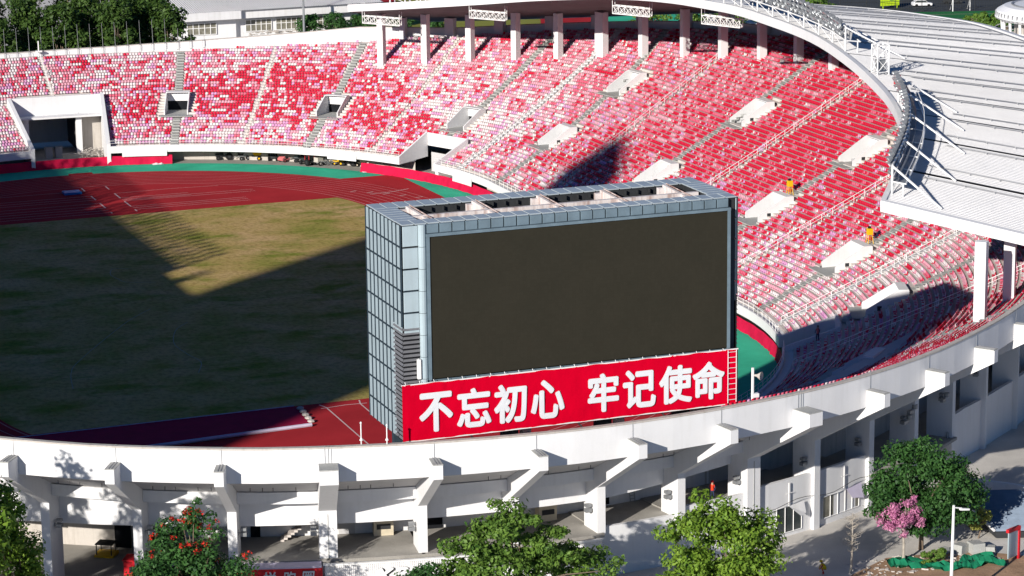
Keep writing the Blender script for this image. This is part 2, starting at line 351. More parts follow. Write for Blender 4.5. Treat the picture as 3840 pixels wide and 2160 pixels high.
for i in range(5): u_ = 52 + 3.2 * i; strip(ln, [tuple(P(u_, 46.3 - 1.22 * i).xy), tuple(P(u_, 45.08 - 1.22 * i).xy)], 0.2, .022)
structure('track_markings', ln, [M_line, M_lanel])
# loose white lines (hose) lying about on the worn grass
def hose(pts, label):
    mb = MB(); strip(mb, pts, 0.08, .03); tag(mb.build('hose', M_hose), label, 'hose')
def curve(pts, n=8):
    out = []
    for i in range(len(pts) - 1):
        p0 = pts[max(i - 1, 0)]; p1 = pts[i]; p2 = pts[i + 1]; p3 = pts[min(i + 2, len(pts) - 1)]
        for k in range(n):
            t = k / n; out.append(tuple(0.5 * (2 * b + (c - a) * t + (2 * a - 5 * b + 4 * c - d) * t * t + (3 * b - a - 3 * c + d) * t ** 3) for a, b, c, d in zip(p0, p1, p2, p3)))
    out.append(tuple(pts[-1])); return out
hose(curve([(-6.1, 19.5), (-7.9, 20.3), (-9.0, 17.0), (-8.7, 14.0), (-8.0, 11.7), (-4.6, 10.2)]), 'thin white hose curling on the grass at the lit corner')
hose(curve([(-6.3, -12.9), (-8.6, -16.3), (-10.4, -22.7), (-10.2, -28.3), (-9.7, -32.5), (-11.2, -37.1)]), 'curved white hose on dark grass left of the scoreboard')
hose(curve([(-25.8, -38.5), (-24.5, -31.4), (-22.2, -25.8), (-13.5, -10.5), (-8.8, -4.2)]), 'long thin white hose across the middle of the dark grass')
# ------------------------------------------------------------------ the bowl: terraces, seats, stairs, railings, entrances, walls
ROW = 0.75
bowl = thing('stadium_bowl', 'white concrete stadium bowl of red, pink and white seats around the pitch', 'stadium')
# stairs / railings: (u at the front row, u at the top row)
STAIRS = [(108.7, 109.6), (86.9, 88.9), (64.6, 66.9), (42.5, 51.5), (9.5, 17.0), (-21.5, -17.8), (-45.8, -43.9), (-63.1, -60.0), (-88.3, -85.0), (146.5, 146.0)]
RAILS = [(125.4, 125.4), (97.8, 98.9), (75.3, 78.0), (26.0, 39.0), (-4.5, 0.8), (-31.8, -31.2), (-73.4, -71.0)]
WIDE = [(55.1, 59.1), (-53.0, -52.2)]           # broad white stair with a railing
VOMS = [(109.1, 62.6, 67.6), (87.3, 62.8, 67.4), (65.6, 62.8, 67.6), (46.2, 63.6, 68.2), (12.0, 64.0, 69.0), (-19.4, 66.0, 71.0), (-45.0, 63.8, 68.6), (-61.8, 62.6, 67.4), (-87.0, 63.2, 67.6),
        (49.4, 77.6, 82.4), (14.4, 79.6, 84.6), (-18.8, 79.6, 84.6)]
GATES = [(64.2, 4.2), (-62.3, 2.4), (189.2, 3.3), (-193.3, 3.3)]
TUN = [(125.2, 6.1), (-127.8, 6.0)]             # tunnels under the ends: centre u, half width
def uline(a, r): return a[0] + (a[1] - a[0]) * (r - R0) / 28.0
def arc_k(u): return 1.0 if abs(fold(u)[0]) <= S else None
def cut(u, r):
    """True where the terrace is interrupted"""
    for uc, r0, r1 in VOMS:
        if r0 - 0.05 < r < r1 and abs(u - uc) * (r / R0 if abs(fold(uc)[0]) > S else 1) < 1.9: return True
    for uc, h in GATES:
        if r < 59.6 and abs(u - uc) < h: return True
    for uc, h in TUN:
        if r < 67.2 and abs(u - uc) < h: return True
    return False
def kstep(u, r): return (r / R0) if abs(fold(u)[0]) > S else 1.0
NROW = 62
def rmax(u): r, z = rim(u); return r - (1.9 if fold(u)[0] > 0 else 1.1)
# breakpoints along u
bp = set(round(-U + 4 * U * i / 256, 3) for i in range(257))
terr = MB()
for k in range(NROW):
    r0 = R0 + ROW * k; z1 = prof(r0); z0 = prof(r0 - ROW) if k else 2.75
    brk = set(bp)
    for uc, a, b in VOMS:
        if a - 1.0 < r0 < b + 1.0: w_ = 1.9 / kstep(uc, r0); brk |= {uc - w_, uc + w_}
    for uc, h in GATES:
        if r0 < 60.5: brk |= {uc - h, uc + h}
    for uc, h in TUN:
        if r0 < 68: brk |= {uc - h, uc + h}
    us = sorted(u for u in brk if -U - 1e-6 <= u <= 3 * U + 1e-6)
    for a, b in zip(us[:-1], us[1:]):
        if b - a < 1e-4: continue
        mid = (a + b) / 2; rm = rmax(mid)
        if r0 + 0.2 > rm: continue
        c = cut(mid, r0 + 0.3); 
        if c: continue
        last = r0 + ROW + 0.2 > rm
        r1 = rim(mid)[0] - 0.3 if last else r0 + ROW
        terr.poly([P(a, r0, z1), P(b, r0, z1), P(b, r1, z1), P(a, r1, z1)])
        terr.poly([P(a, r0, z0), P(b, r0, z0), P(b, r0, z1), P(a, r0, z1)])
terr.build('terrace', M_step, bowl)

# seats --------------------------------------------------------------------------------------------------
# colour plan: (u, row, weights of red, rose, pink, white, lilac)
PLAN = [(140, 5, (1, 1, 3, 5, 1.5)), (140, 20, (1, 2, 4, 4, 1.5)), (128, 30, (1.5, 2, 4, 3.5, 1)), (120, 18, (1, 1.5, 3.5, 5, 1)), (116, 30, (2, 2, 4, 4, 1)), (112, 12, (5, 2.5, 2, 1.6, 1.3)), (113, 4, (2, 2, 2.5, 4, 2)),
        (109, 20, (4, 2, 2.5, 3, 1)), (105, 16, (7, 2.5, 1.5, 1, .7)), (106, 28, (1.6, 2, 4, 4, 1)), (104, 3, (1, 1, 2.5, 5, 2.2)), (98, 14, (7, 2.5, 1.5, .9, .6)), (98, 24, (7, 2, 1.6, 1, .6)), (97, 33, (2, 2, 4, 3.5, 1)), (97, 4, (1.5, 1.2, 2.5, 4.5, 2.5)),
        (89, 22, (8, 2, 1.2, .7, .5)), (89, 32, (2, 2, 4.5, 3, 1)), (88, 10, (5, 2.5, 2, 1.8, 1.2)), (87, 3, (1.5, 1.2, 2.5, 4.5, 2.5)), (81, 20, (5, 2.2, 2, 2, 1)), (81, 30, (1.5, 2, 5, 4, .8)), (80, 12, (7, 2.5, 1.5, 1.2, .8)),
        (78, 24, (.8, 1.3, 3, 6, 1.6)), (75, 9, (6, 2.5, 2, 1.5, 1.4)), (75, 3, (1.8, 1.5, 2.5, 4, 2)), (72, 18, (.8, 1, 2.5, 7, 1.6)), (73, 30, (1.4, 2.5, 5.5, 3.2, .5)), (66, 14, (.8, 1, 2, 8, .8)), (67, 5, (4, 2, 3, 2.5, 2)), (66, 24, (1.2, 2, 5, 4.5, 1)), (64, 34, (1.6, 4, 6, 1.8, .2)),
        (58, 12, (.8, .8, 2, 8, 1)), (58, 22, (1.2, 2, 5, 4, 1)), (57, 4, (2.5, 2, 3, 3.5, 2)), (56, 32, (2, 5, 5.5, 1.4, .3)), (48, 5, (2.5, 2, 3, 3.5, 1.5)), (46, 14, (4.5, 2.2, 2.4, 2.5, 1)), (46, 24, (2.5, 3.5, 4.5, 2, .8)), (44, 36, (3, 5, 4.5, .9, .2)),
        (30, 4, (2.5, 2, 2.5, 3.5, 2)), (30, 12, (7, 2.2, 1.4, .7, .7)), (30, 24, (4, 4, 3.5, 1, .3)), (28, 40, (4, 5, 3.5, .7, .1)), (12, 12, (6, 2.5, 2, 1.2, 1.4)), (12, 24, (9, 2.5, .8, .2, .3)), (10, 42, (8, 4, 1.5, .4, .1)),
        (-5, 12, (5, 2.5, 2.5, 1.3, 2)), (-5, 26, (9.5, 2.2, .6, .2, .2)), (-8, 40, (9.5, 2.2, .5, .2, .1)), (-20, 14, (4, 2.5, 3, 2.2, 2)), (-22, 28, (9, 2.2, .8, .3, .3)), (-30, 8, (2.5, 2, 3, 3.5, 2)), (-32, 22, (7, 2.2, 1.6, .7, 1)), (-36, 34, (7, 2.6, 1.4, .6, .4)),
        (-42, 10, (2.4, 2.2, 3.6, 3.5, 1.8)), (-45, 24, (4, 2.4, 2.8, 2, .8)), (-50, 4, (.8, 1, 3, 6.5, .8)), (-54, 16, (1.4, 2, 3.6, 4.5, .4)), (-56, 28, (.9, 2, 4, 4.5, .2)), (-62, 10, (2, 2.4, 3.6, 4, .8)), (-64, 22, (1.5, 2.6, 4, 3.4, .5)), (-70, 32, (1.6, 3, 4, 2, .3)),
        (-76, 14, (2, 2.5, 3.2, 2.6, 1.2)), (-78, 28, (3, 3.5, 3.4, 1.6, .4)), (-84, 32, (7, 3, 1.4, .5, .2)), (-88, 18, (3.5, 2.5, 2.5, 1.6, .8)), (-96, 24, (6, 3, 2, .8, .3))]
PLAN = [(a, b, (c[0] * (.6 if c[0] < .22 * sum(c) else 1.15), c[1] * 1.15, c[2], c[3] * (.4 if (-40 < a < 47 and b > 8) else .9), c[4] * (1.5 if a > 40 else 1.1))) for a, b, c in PLAN]
PU = np.array([[a, b * 1.15] for a, b, c in PLAN]); PWt = np.array([np.array(c) / sum(c) for a, b, c in PLAN])
def seat_weights(u, k):
    d2 = ((PU - (u, k * 1.15)) ** 2).sum(1) + 2.0; w = 1 / d2 ** 2.2; w /= w.sum(); return w @ PWt
# one seat: local x = along the row, y = outward (behind the sitter), z = up from the tread
def seat_template():
    v = []; f = []
    def add(pts, faces):
        n = len(v); v.extend(pts); f.extend([tuple(n + i for i in q) for q in faces])
    add([(-.205, -.15, .14), (.205, -.15, .14), (.205, .15, .12), (-.205, .15, .12), (-.215, -.14, .22), (.215, -.14, .22), (.215, .16, .19), (-.215, .16, .19)],
        [(4, 5, 6, 7), (0, 1, 5, 4), (1, 2, 6, 5), (3, 0, 4, 7), (3, 2, 1, 0)])
    add([(-.215, .13, .19), (.215, .13, .19), (.20, .19, .43), (.12, .20, .49), (-.12, .20, .49), (-.20, .19, .43)], [(0, 1, 2, 3, 4, 5)])
    add([(-.215, .18, .19), (.215, .18, .19), (.20, .235, .43), (.12, .245, .49), (-.12, .245, .49), (-.20, .235, .43)], [(5, 4, 3, 2, 1, 0)])
    n = len(v) - 12
    f.extend([(n + 5, n + 4, n + 10, n + 11), (n + 4, n + 3, n + 9, n + 10), (n + 3, n + 2, n + 8, n + 9), (n + 1, n + 7, n + 8, n + 2), (n + 0, n + 5, n + 11, n + 6)])
    add([(-.03, .02, 0), (.03, .02, 0), (.03, .08, .13), (-.03, .08, .13)], [(0, 1, 2, 3)])
    return np.array(v), f
TV, TF = seat_template()
spots = []
PITCH = 0.485
CAMV = np.array(CAM)
u_lo, u_hi = -118.0, 150.0
for k in range(NROW):
    r = R0 + ROW * k + 0.50; z = prof(R0 + ROW * k)
    u = u_lo + random.uniform(0, .3); prev = None
    while u < u_hi:
        ks = kstep(u, r); u += PITCH / ks
        rm = rmax(u)
        if R0 + ROW * k + 0.55 > rm: continue
        bad = False
        for a in STAIRS:
            if abs(u - uline(a, r)) * ks < 0.75: bad = True
        for a in RAILS:
            if abs(u - uline(a, r)) * ks < 0.42: bad = True
        for a in WIDE:
            if abs(u - uline(a, r)) * ks < 0.75: bad = True
        for uc, a, b in VOMS:
            if a - 1.0 < r < b + 0.5 and abs(u - uc) * ks < 3.0: bad = True
            if b + 0.5 <= r < b + 1.6 and abs(u - uc) * ks < 1.6: bad = True
        for uc, h in GATES:
            if r < 60.3 and abs(u - uc) < h + 0.45: bad = True
        for uc, h in TUN:
            if r < 69.2 and abs(u - uc) < h + (0.5 if r < 67.4 else -1.4): bad = True
        if bad: prev = None; continue
        w = seat_weights(u, k); w[0] = w[0] ** 1.0
        if prev is not None and random.random() < 0.24: c = prev
        else: c = int(rng.choice(5, p=w / w.sum()))
        prev = c
        if random.random() < 0.006: continue
        spots.append((u, r, z, c))
pos = np.array([P(u, r, z) for u, r, z, c in spots]); tang = np.array([TAN(u) for u, *_ in spots]); nrm = np.array([NRM(u) for u, *_ in spots]); colr = np.array([s[3] for s in spots])
# the 300 that show largest: the nearest ones that the near rim does not hide
cm = np.array(cam.matrix_world.inverted()); cc = (np.c_[pos + (0, 0, .5), np.ones(len(pos))] @ cm.T)
fpx = 10593.5; sx = 1920 + fpx * cc[:, 0] / -cc[:, 2]; sy = 1080 - fpx * cc[:, 1] / -cc[:, 2]
near_ok = (sx > 2880) & (sx < 3820) & (sy > 20) & (sy < 1500) & (pos[:, 1] < -40)
cand = [i for i in np.argsort(-cc[:, 2]) if near_ok[i]]
single = []
for i in cand:
    if len(single) >= 300: break
    p0 = Vector(pos[i]) + V(0, 0, .45); hid = False
    for t in np.linspace(0.02, 0.35, 60):
        q = p0.lerp(CAM, t); rr = math.hypot(q.x, abs(q.y) - S)
        if rr > 81.0 and rr < 84.5 and q.z < 16.8: hid = True; break
    if not hid: single.append(i)
sset = set(single)
nv = len(TV); fl = [len(q) for q in TF]; ftot = sum(fl)
def seat_mesh(name, idx):
    n = len(idx); loc = TV[None, :, :]
    Pp = pos[idx]; T = tang[idx]; Nn = nrm[idx]
    jit = rng.normal(0, .012, (n, 1))
    vv = Pp[:, None, :] + T[:, None, :] * (loc[..., 0:1]) + Nn[:, None, :] * (loc[..., 1:2] + jit[:, :, None]) + np.array([0, 0, 1.0]) * loc[..., 2:3]
    me = bpy.data.meshes.new(name); me.vertices.add(n * nv); me.vertices.foreach_set('co', vv.reshape(-1))
    li = np.concatenate([np.array(q) for q in TF]); allv = (li[None, :] + np.arange(n)[:, None] * nv).reshape(-1)
    me.loops.add(n * ftot); me.loops.foreach_set('vertex_index', allv.astype(np.int32))
    nf = len(TF); st = np.cumsum([0] + fl[:-1]); me.polygons.add(n * nf)
    me.polygons.foreach_set('loop_start', (st[None, :] + np.arange(n)[:, None] * ftot).reshape(-1).astype(np.int32))
    for mm in M_seats: me.materials.append(mm)
    me.polygons.foreach_set('material_index', np.repeat(colr[idx], nf).astype(np.int32))
    me.update(calc_edges=True); me.validate(); return me
rest = np.array([i for i in range(len(spots)) if i not in sset])
kind(link('seat_mass', seat_mesh('seat_mass', rest), bowl), 'stuff')
protos = []
for c in range(5):
    me = bpy.data.meshes.new('seat'); me.from_pydata([tuple(x) for x in TV], [], TF); me.materials.append(M_seats[c]); protos.append(me)
for i in single:
    o = link('seat', protos[colr[i]], bowl); o.matrix_world = frame(Vector(pos[i]), Vector(tang[i]))
# stairs and railings ------------------------------------------------------------------------------------
for n_, a in enumerate(STAIRS + WIDE):
    st = MB(); wide = a in WIDE; hw = 0.62 if not wide else 0.5
    def flush():
        global st
        if st.v: st.build('aisle_steps', M_white2 if wide else M_stair, bowl)
        st = MB()
    for k in range(NROW):
        r0 = R0 + ROW * k; u = uline(a, r0)
        if r0 + 0.4 > rmax(u): break
        if cut(u, r0 + .3) or cut(u, r0 - .3): flush(); continue
        z1 = prof(r0); z0 = prof(r0 - ROW) if k else 2.75
        F = FR(u, r0)
        pr_ = [(-0.37, z0), (-0.37, (z0 + z1) / 2), (-0.01, (z0 + z1) / 2), (-0.01, z1 + .02), (0.375, z1 + .02), (0.375, z1), (0.0, z1 - .05), (0, z0)]
        st.prism(pr_, -hw, hw, F)
        st.box((0.06, 0, z1 - .02), (0.9, 2 * hw * .96, 0.05), 0, F)
    flush()
def slope_rail(a, off, rtop=None, rbot=None):
    mb = MB(); pts = []
    k = 0
    while True:
        r0 = R0 + 0.3 + 1.5 * k; u = uline(a, r0) 
        if r0 + 0.3 > min(rmax(u), rtop or 999): break
        k += 1
        if rbot and r0 < rbot: continue
        if cut(u, r0): pts.append(None); continue
        b = P(u, r0, prof(R0 + ROW * int((r0 - R0) / ROW))) + TAN(u) * off
        mb.tube(b, b + V(0, 0, .95), .035, 4); pts.append(b)
    for p0, p1 in zip(pts[:-1], pts[1:]):
        if p0 is None or p1 is None: continue
        mb.tube(p0 + V(0, 0, .95), p1 + V(0, 0, .95), .04, 4); mb.tube(p0 + V(0, 0, .5), p1 + V(0, 0, .5), .03, 4)
    return mb
for a in RAILS: slope_rail(a, 0.0).build('stair_railing', M_steel, bowl)
for a in WIDE: slope_rail(a, -0.55).build('stair_railing', M_steel, bowl)
# vomitories ---------------------------------------------------------------------------------------------
for n_, (uc, r0, r1) in enumerate(VOMS):
    L_ = r1 - r0; F = FR(uc, r0, 0); zl = prof(r0) - 0.25; zt = prof(r1) + 0.55; zf = prof(r0) + 0.5
    w = 1.85; t = 0.16
    mb = MB()
    for s in (-1, 1):
        mb.prism([(0.0, zl), (L_, zl), (L_, zt), (L_ - 1.3, zt), (0.0, zf)], s * w - t / 2, s * w + t / 2, F)
    mb.box((L_ - 0.08, 0, zt - 0.75), (0.16, 2 * w - t - 0.02, 1.5), 0, F)                      # lintel over the doorway
    mb.box((L_ - 0.6, 0, zt + 0.05), (1.1, 2 * w + t, 0.1), 0, F)
    o = mb.build('entrance_walls', M_white, bowl)
    fl_ = MB(); fl_.box((L_ / 2 - 0.7, 0, zl - 0.05), (L_ + 1.6, 2 * w + 1.6, 0.1), 0, F); fl_.build('entrance_floor', M_stair, o)
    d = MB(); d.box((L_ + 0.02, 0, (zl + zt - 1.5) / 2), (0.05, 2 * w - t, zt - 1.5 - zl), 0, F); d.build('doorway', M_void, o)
    if uc < 64:
        wn = MB()
        wn.box((1.5, -w - t / 2 - 0.02, zf + 0.15), (0.5, 0.04, 0.55), 0, F); wn.box((1.5, w + t / 2 + 0.02, zf + 0.15), (0.5, 0.04, 0.55), 0, F); wn.build('side_grille', M_dark, o)
    if r0 > 75:
        gr = MB()
        for i in range(12): gr.box((0.1 + i * 0.18, -w + 0.35 + i * .02, zf - .3), (0.05, 0.05, 1.1), 0, F)
        gr.build('gate_bars', M_grey, o)
# front parapet, walkway, railing, recessed base wall --------------------------------------------------------
segs = []
marks = sorted([(uc - h, uc + h) for uc, h in GATES if -U < uc < 3 * U] + [(TUN[0][0] - TUN[0][1], TUN[0][0] + TUN[0][1])] + [(-193.3 + 4 * U - 3.3, -193.3 + 4 * U + 3.3)])
cur = -U + 6.0
for a, b in marks:
    if a > cur: segs.append((cur, a))
    cur = max(cur, b)
segs.append((cur, 3 * U - 6.0))
for a, b in segs:
    mb = MB(); ring(mb, [(53.3, 1.95), (53.3, 3.05), (53.55, 3.05), (53.55, 2.7), (54.52, 2.7), (54.52, 2.35), (57.2, 2.35), (57.2, 1.95)], a, b, 2.0)
    pp = mb.build('front_parapet', M_white, bowl)
    rl = MB(); n = max(2, int((b - a) / 1.6)); prev = None
    for i in range(n + 1):
        u = a + (b - a) * i / n; q = P(u, 53.45, 3.05); rl.tube(q, q + V(0, 0, .85), .03, 4)
        if prev is not None: rl.tube(prev + V(0, 0, .85), q + V(0, 0, .85), .035, 4); rl.tube(prev + V(0, 0, .45), q + V(0, 0, .45), .025, 4)
        prev = q
    rl.build('front_railing', M_steel, pp)
    bw = MB(); ring(bw, [(57.0, -0.02), (57.0, 1.96)], a, b, 2.5, closed=False); bw.build('base_wall', M_offwhite, pp)
# gates in the front wall
for uc, h in GATES[:2]:
    mb = MB()
    for s in (-1, 1):
        F = FR(uc + s * h, 53.3)
        mb.prism([(0, 1.95), (0, 3.15), (6.4, prof(59.7) + (0.9 if uc > 0 else 0.2)), (6.4, 2.35)], -0.16, 0.16, F)
    F = FR(uc, 59.7)
    mb.box((0, 0, prof(59.7) - (0.2 if uc > 0 else .55)), (0.25, 2 * h * 1.08, 2.0), 0, F)
    mb.box((-5.4, -h + 0.55, 0.97), (0.55, 0.7, 1.94), 0, F)
    o = mb.build('gate_walls', M_white, bowl)
    d = MB(); d.box((0.4, 0, 1.5), (0.1, 2 * h, 3.0), 0, F); d.build('gate_opening', M_soffit, o)
# tunnel under the far end
uc, h = TUN[0]
mb = MB()
for s in (-1, 1):
    F = FR(uc + s * h, 53.3)
    mb.prism([(0, 0.0), (0, 3.4), (13.8, prof(67.1) + 1.0), (13.8, 0.0)], -0.3, 0.3, F)
F = FR(uc, 67.0); wd = 2 * h * 67 / R0
mb.box((-0.2, 0, 7.9), (0.6, wd, 3.0), 0, F)
mb.box((-1.4, 0, 6.3), (2.6, wd - 0.7, 0.3), 0, F)
for y in (-wd / 2 + 4.1, wd / 2 - 2.4): mb.box((-1.2, y, 3.05), (0.9, 0.9, 6.2), 0, F)
o = mb.build('tunnel_walls', M_white, bowl)
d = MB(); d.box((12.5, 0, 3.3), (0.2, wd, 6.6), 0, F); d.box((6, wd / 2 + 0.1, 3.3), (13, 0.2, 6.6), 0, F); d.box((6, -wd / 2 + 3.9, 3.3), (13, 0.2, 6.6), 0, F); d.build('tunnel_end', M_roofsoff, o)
d = MB(); d.box((0.2, -wd / 2 + 2.0, 3.1), (0.2, 3.6, 6.2), 0, F); d.build('tunnel_side_wall', M_offwhite, o)
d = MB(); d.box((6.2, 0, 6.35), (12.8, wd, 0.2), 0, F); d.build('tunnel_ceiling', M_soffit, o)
# rim wall all round ------------------------------------------------------------------------------------------
def rimp(u):
    r, z = rim(u); return [(r - 0.4, z - 1.9), (r - 0.4, z), (r, z), (r, z - 2.95), (r - 0.45, z - 2.95)]
rw = MB(); ring(rw, rimp, -U, 3 * U, 2.0, caps=False); rimw = rw.build('rim_wall', M_white, bowl)
cp = MB()
def copp(u): r, z = rim(u); return [(r - 0.46, z - 0.02), (r - 0.46, z + 0.09), (r + 0.05, z + 0.09), (r + 0.05, z - 0.06)]
ring(cp, copp, -U, 3 * U, 2.0, caps=False); cp.build('rim_coping', M_offwhite, rimw)
jn = MB()
for i in range(60):
    u = -U + 4 * U * (i + .5) / 60; r, z = rim(u); F = FR(u, r + 0.015)
    jn.box((0, 0, z - 1.45), (0.02, 0.05, 2.9), 0, F)
# shell of the bowl behind the rim (right, far and left sides; the near side is built bay by bay)
def shellp(u): r, z = rim(u); return [(r - 0.6, z - 1.0), (r - 0.6, z - 3.4), (r - 3.0, z - 4.6), (r - 3.0, -0.05)]
sh = MB(); ring(sh, shellp, -72.0, U * 2 + 72, 3.0, closed=False); sh.build('outer_shell', M_white2, bowl)
# ------------------------------------------------------------------ near facade: bracket columns, beams, decks, lower walls
G0 = -1.0                                        # the pavement outside lies a metre below the track
def un(th): return -U + R0 * R_(th)
def FT(th, r, z=0.0): return FR(un(th), r, z)
def PT(th, r, z=0.0): return P(un(th), r, z)
TH = [(k + .5) * 6.2 + 0.4 for k in range(-10, 12)]
def dd(th): r, z = rim(un(th)); return r - 82.0, z - 14.85
facade = thing('stadium_facade', 'white facade of slanting bracket columns under the near stadium rim', 'facade')
for th in TH:
    dr, dz = dd(th); F = FT(th, 0.0); wide = abs(th + 15.1) < .2 or abs(th - 15.9) < .2; hw = 0.78 if wide else 0.40
    F = FT(th, 0.0); mb = MB()
    # FT(th,0) has its origin at the arc centre, so x is the radius
    prof_c = [(73.2 + dr, G0 - 0.02), (75.9 + dr, G0 - 0.02), (75.9 + dr, 7.5 + dz), (84.1 + dr, 12.25 + dz), (84.1 + dr, 13.45 + dz), (81.9 + dr, 13.45 + dz), (81.9 + dr, 11.95 + dz), (73.2 + dr, 9.3 + dz)]
    mb.prism(prof_c, -hw, hw, F)
    o = mb.build('bracket_column', M_white, facade)
    cpm = MB(); cpm.box((83.0 + dr, 0, 13.50 + dz), (2.15, 2 * hw + 0.06, 0.08), 0, F)
    if not wide: cpm.box((83.0 + dr, 0.12, 13.56 + dz), (2.0, 0.09, 0.05), 1, F); cpm.box((83.0 + dr, -0.12, 13.56 + dz), (2.0, 0.09, 0.05), 1, F)
    cpm.build('cap_flashing', [M_stair, M_gutter], o)
    rd = MB()
    for y in ((-.25, .05, .3) if wide else (0.05,)):
        rd = MB(); rd.tube(F @ V(82.03 + dr, y, 13.5 + dz), F @ V(82.03 + dr, y, 14.95 + dz + .15), .02, 4); rd.build('lightning_rod', M_grey, o)
    if wide:
        rd = MB(); rd.box((75.93 + dr, 0, 3.2 + dz), (0.03, 0.06, 8.0), 0, F); rd.build('down_pipe', M_stair, o)
    if th > -40:
        fb = MB(); s = 1 if th < -18 else -1
        Fl = F
        fb.box((74.9 + dr, s * (hw + 0.45), 5.2 + dz), (0.5, 0.55, 0.32), 0, Fl); fb.box((74.9 + dr, s * (hw + 0.12), 5.3 + dz), (0.08, 0.24, 0.08), 0, Fl); fb.box((74.9 + dr, s * (hw + 0.45), 5.65 + dz), (0.45, 0.5, 0.25), 0, Fl)
        fb.build('column_floodlight', M_grey, o)
ZB = [(-70, 5.6), (5, 5.6), (12, 6.3), (19.6, 7.0), (26, 7.8), (31, 8.6), (45, 9.3), (80, 10.5)]
def bay_sheet(prf, th0, th1, name, mat, parent=None, closed=True):
    mb = MB(); n = 4; rows = []
    for i in range(n + 1):
        th = th0 + (th1 - th0) * i / n; dr, dz = dd(th); rows.append([PT(th, r + dr, z) for r, z in prf(th, dz)])
    mb.grid(rows, 0, close=closed)
    if closed: mb.poly(rows[0]); mb.poly(rows[-1][::-1])
    return mb.build(name, mat, parent or facade)
def gap(r): return math.degrees(0.42 / r)
for a, b in zip(TH[:-1], TH[1:]):
    g_ = gap(76)
    a2, b2 = a + g_, b - g_
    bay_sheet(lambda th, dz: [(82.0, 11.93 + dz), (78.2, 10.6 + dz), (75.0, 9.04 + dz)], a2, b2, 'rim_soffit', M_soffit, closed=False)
    bay_sheet(lambda th, dz: [(75.25, 8.0 + dz), (75.25, 9.05 + dz), (74.8, 9.05 + dz), (74.8, 8.0 + dz)], a2, b2, 'upper_beam', M_white)
    bay_sheet(lambda th, dz: [(73.6, interp(th, ZB)[0]), (73.6, 7.75 + dz), (75.0, 8.02 + dz), (75.0, 8.12 + dz), (73.2, 8.12 + dz), (73.2, interp(th, ZB)[0])], a2, b2, 'lower_beam', M_white)
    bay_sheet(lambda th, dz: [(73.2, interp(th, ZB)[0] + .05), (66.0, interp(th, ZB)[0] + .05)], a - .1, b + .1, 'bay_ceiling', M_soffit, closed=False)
    pipes = MB()
    for t in (.18, .32, .44, .7, .85):
        if random.random() < .75:
            th = a2 + (b2 - a2) * t; dr, dz = dd(th); q = PT(th, 77.0 + dr, 10.25 + dz); pipes = MB(); pipes.tube(q, q + V(0, 0, -.55), .03, 4); pipes.build('drain_pipe', M_dark, facade)
    if a < -34: deck = False
    elif a < -28: deck = False
    else: deck = True
    if not deck:
        bay_sheet(lambda th, dz: [(63.0, G0), (63.0, 8.2)], a - .2, b + .2, 'bay_back_wall', M_offwhite, closed=False)
    else:
        fz = interp(a, [(-30, 3.25), (0, 3.25), (8, 3.5), (20, 3.4), (30, 2.4), (40, 2.2)])[0]
        re_ = 75.0 if (a > 2 and not (28 < a < 34.6)) else 76.25
        bay_sheet(lambda th, dz: [(66.0, fz - .3), (66.0, fz), (re_, fz), (re_, fz - .3)], a - .1, b + .1, 'bay_deck', M_conc)
        bay_sheet(lambda th, dz: [(69.3, fz), (69.3, 9.0)], a - .2, b + .2, 'bay_back_wall', M_white2 if a < 14 else M_offwhite, closed=False)
    if a > 2 and not (28 < a < 34.6):
        zp = interp(a, [(3, 3.55), (9.7, 4.2), (15, 4.45), (34, 4.4), (41, 4.2)])[0]
        bay_sheet(lambda th, dz: [(75.1, G0 - .02), (75.1, zp), (75.5, zp), (75.5, G0 - .02)], a2, b2, 'lower_wall', M_white)
# openings, doors and windows of single bays
def plate(th0, th1, r, z0, z1, name, mat, t=0.06, parent=None):
    mb = MB(); dr, dz = dd((th0 + th1) / 2)
    A = [PT(th0, r + dr - t, z0), PT(th1, r + dr - t, z0), PT(th1, r + dr, z0), PT(th0, r + dr, z0)]
    B = [PT(th0, r + dr - t, z1), PT(th1, r + dr - t, z1), PT(th1, r + dr, z1), PT(th0, r + dr, z1)]
    mb.hexa(A, B); return mb.build(name, mat, parent or facade)
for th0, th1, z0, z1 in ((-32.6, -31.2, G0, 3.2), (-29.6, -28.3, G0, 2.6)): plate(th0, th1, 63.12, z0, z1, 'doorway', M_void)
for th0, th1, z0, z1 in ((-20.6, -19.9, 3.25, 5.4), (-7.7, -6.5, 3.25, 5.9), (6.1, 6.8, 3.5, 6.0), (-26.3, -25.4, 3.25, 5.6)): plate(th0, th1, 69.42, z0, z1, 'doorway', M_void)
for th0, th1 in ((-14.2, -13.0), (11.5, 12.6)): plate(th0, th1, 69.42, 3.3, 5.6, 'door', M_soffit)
for th0, th1, z0, z1, gm in ((18.3, 20.8, -0.6, 1.9, M_glass), (23.0, 27.2, -0.35, 1.75, M_glassb), (40.2, 41.6, 2.0, 2.9, M_glass)):
    o = plate(th0, th1, 75.53, z0, z1, 'window', gm, 0.08)
    fm = MB(); dr, dz = dd(th0); n = max(2, int((th1 - th0) / 0.8))
    for i in range(n + 1):
        th = th0 + (th1 - th0) * i / n; fm.tube(PT(th, 75.58 + dr, z0), PT(th, 75.58 + dr, z1), .045, 4)
    for z in (z0, z1): fm.tube(PT(th0, 75.58 + dr, z), PT(th1, 75.58 + dr, z), .05, 4)
    fm.build('window_frame', M_steel, o)
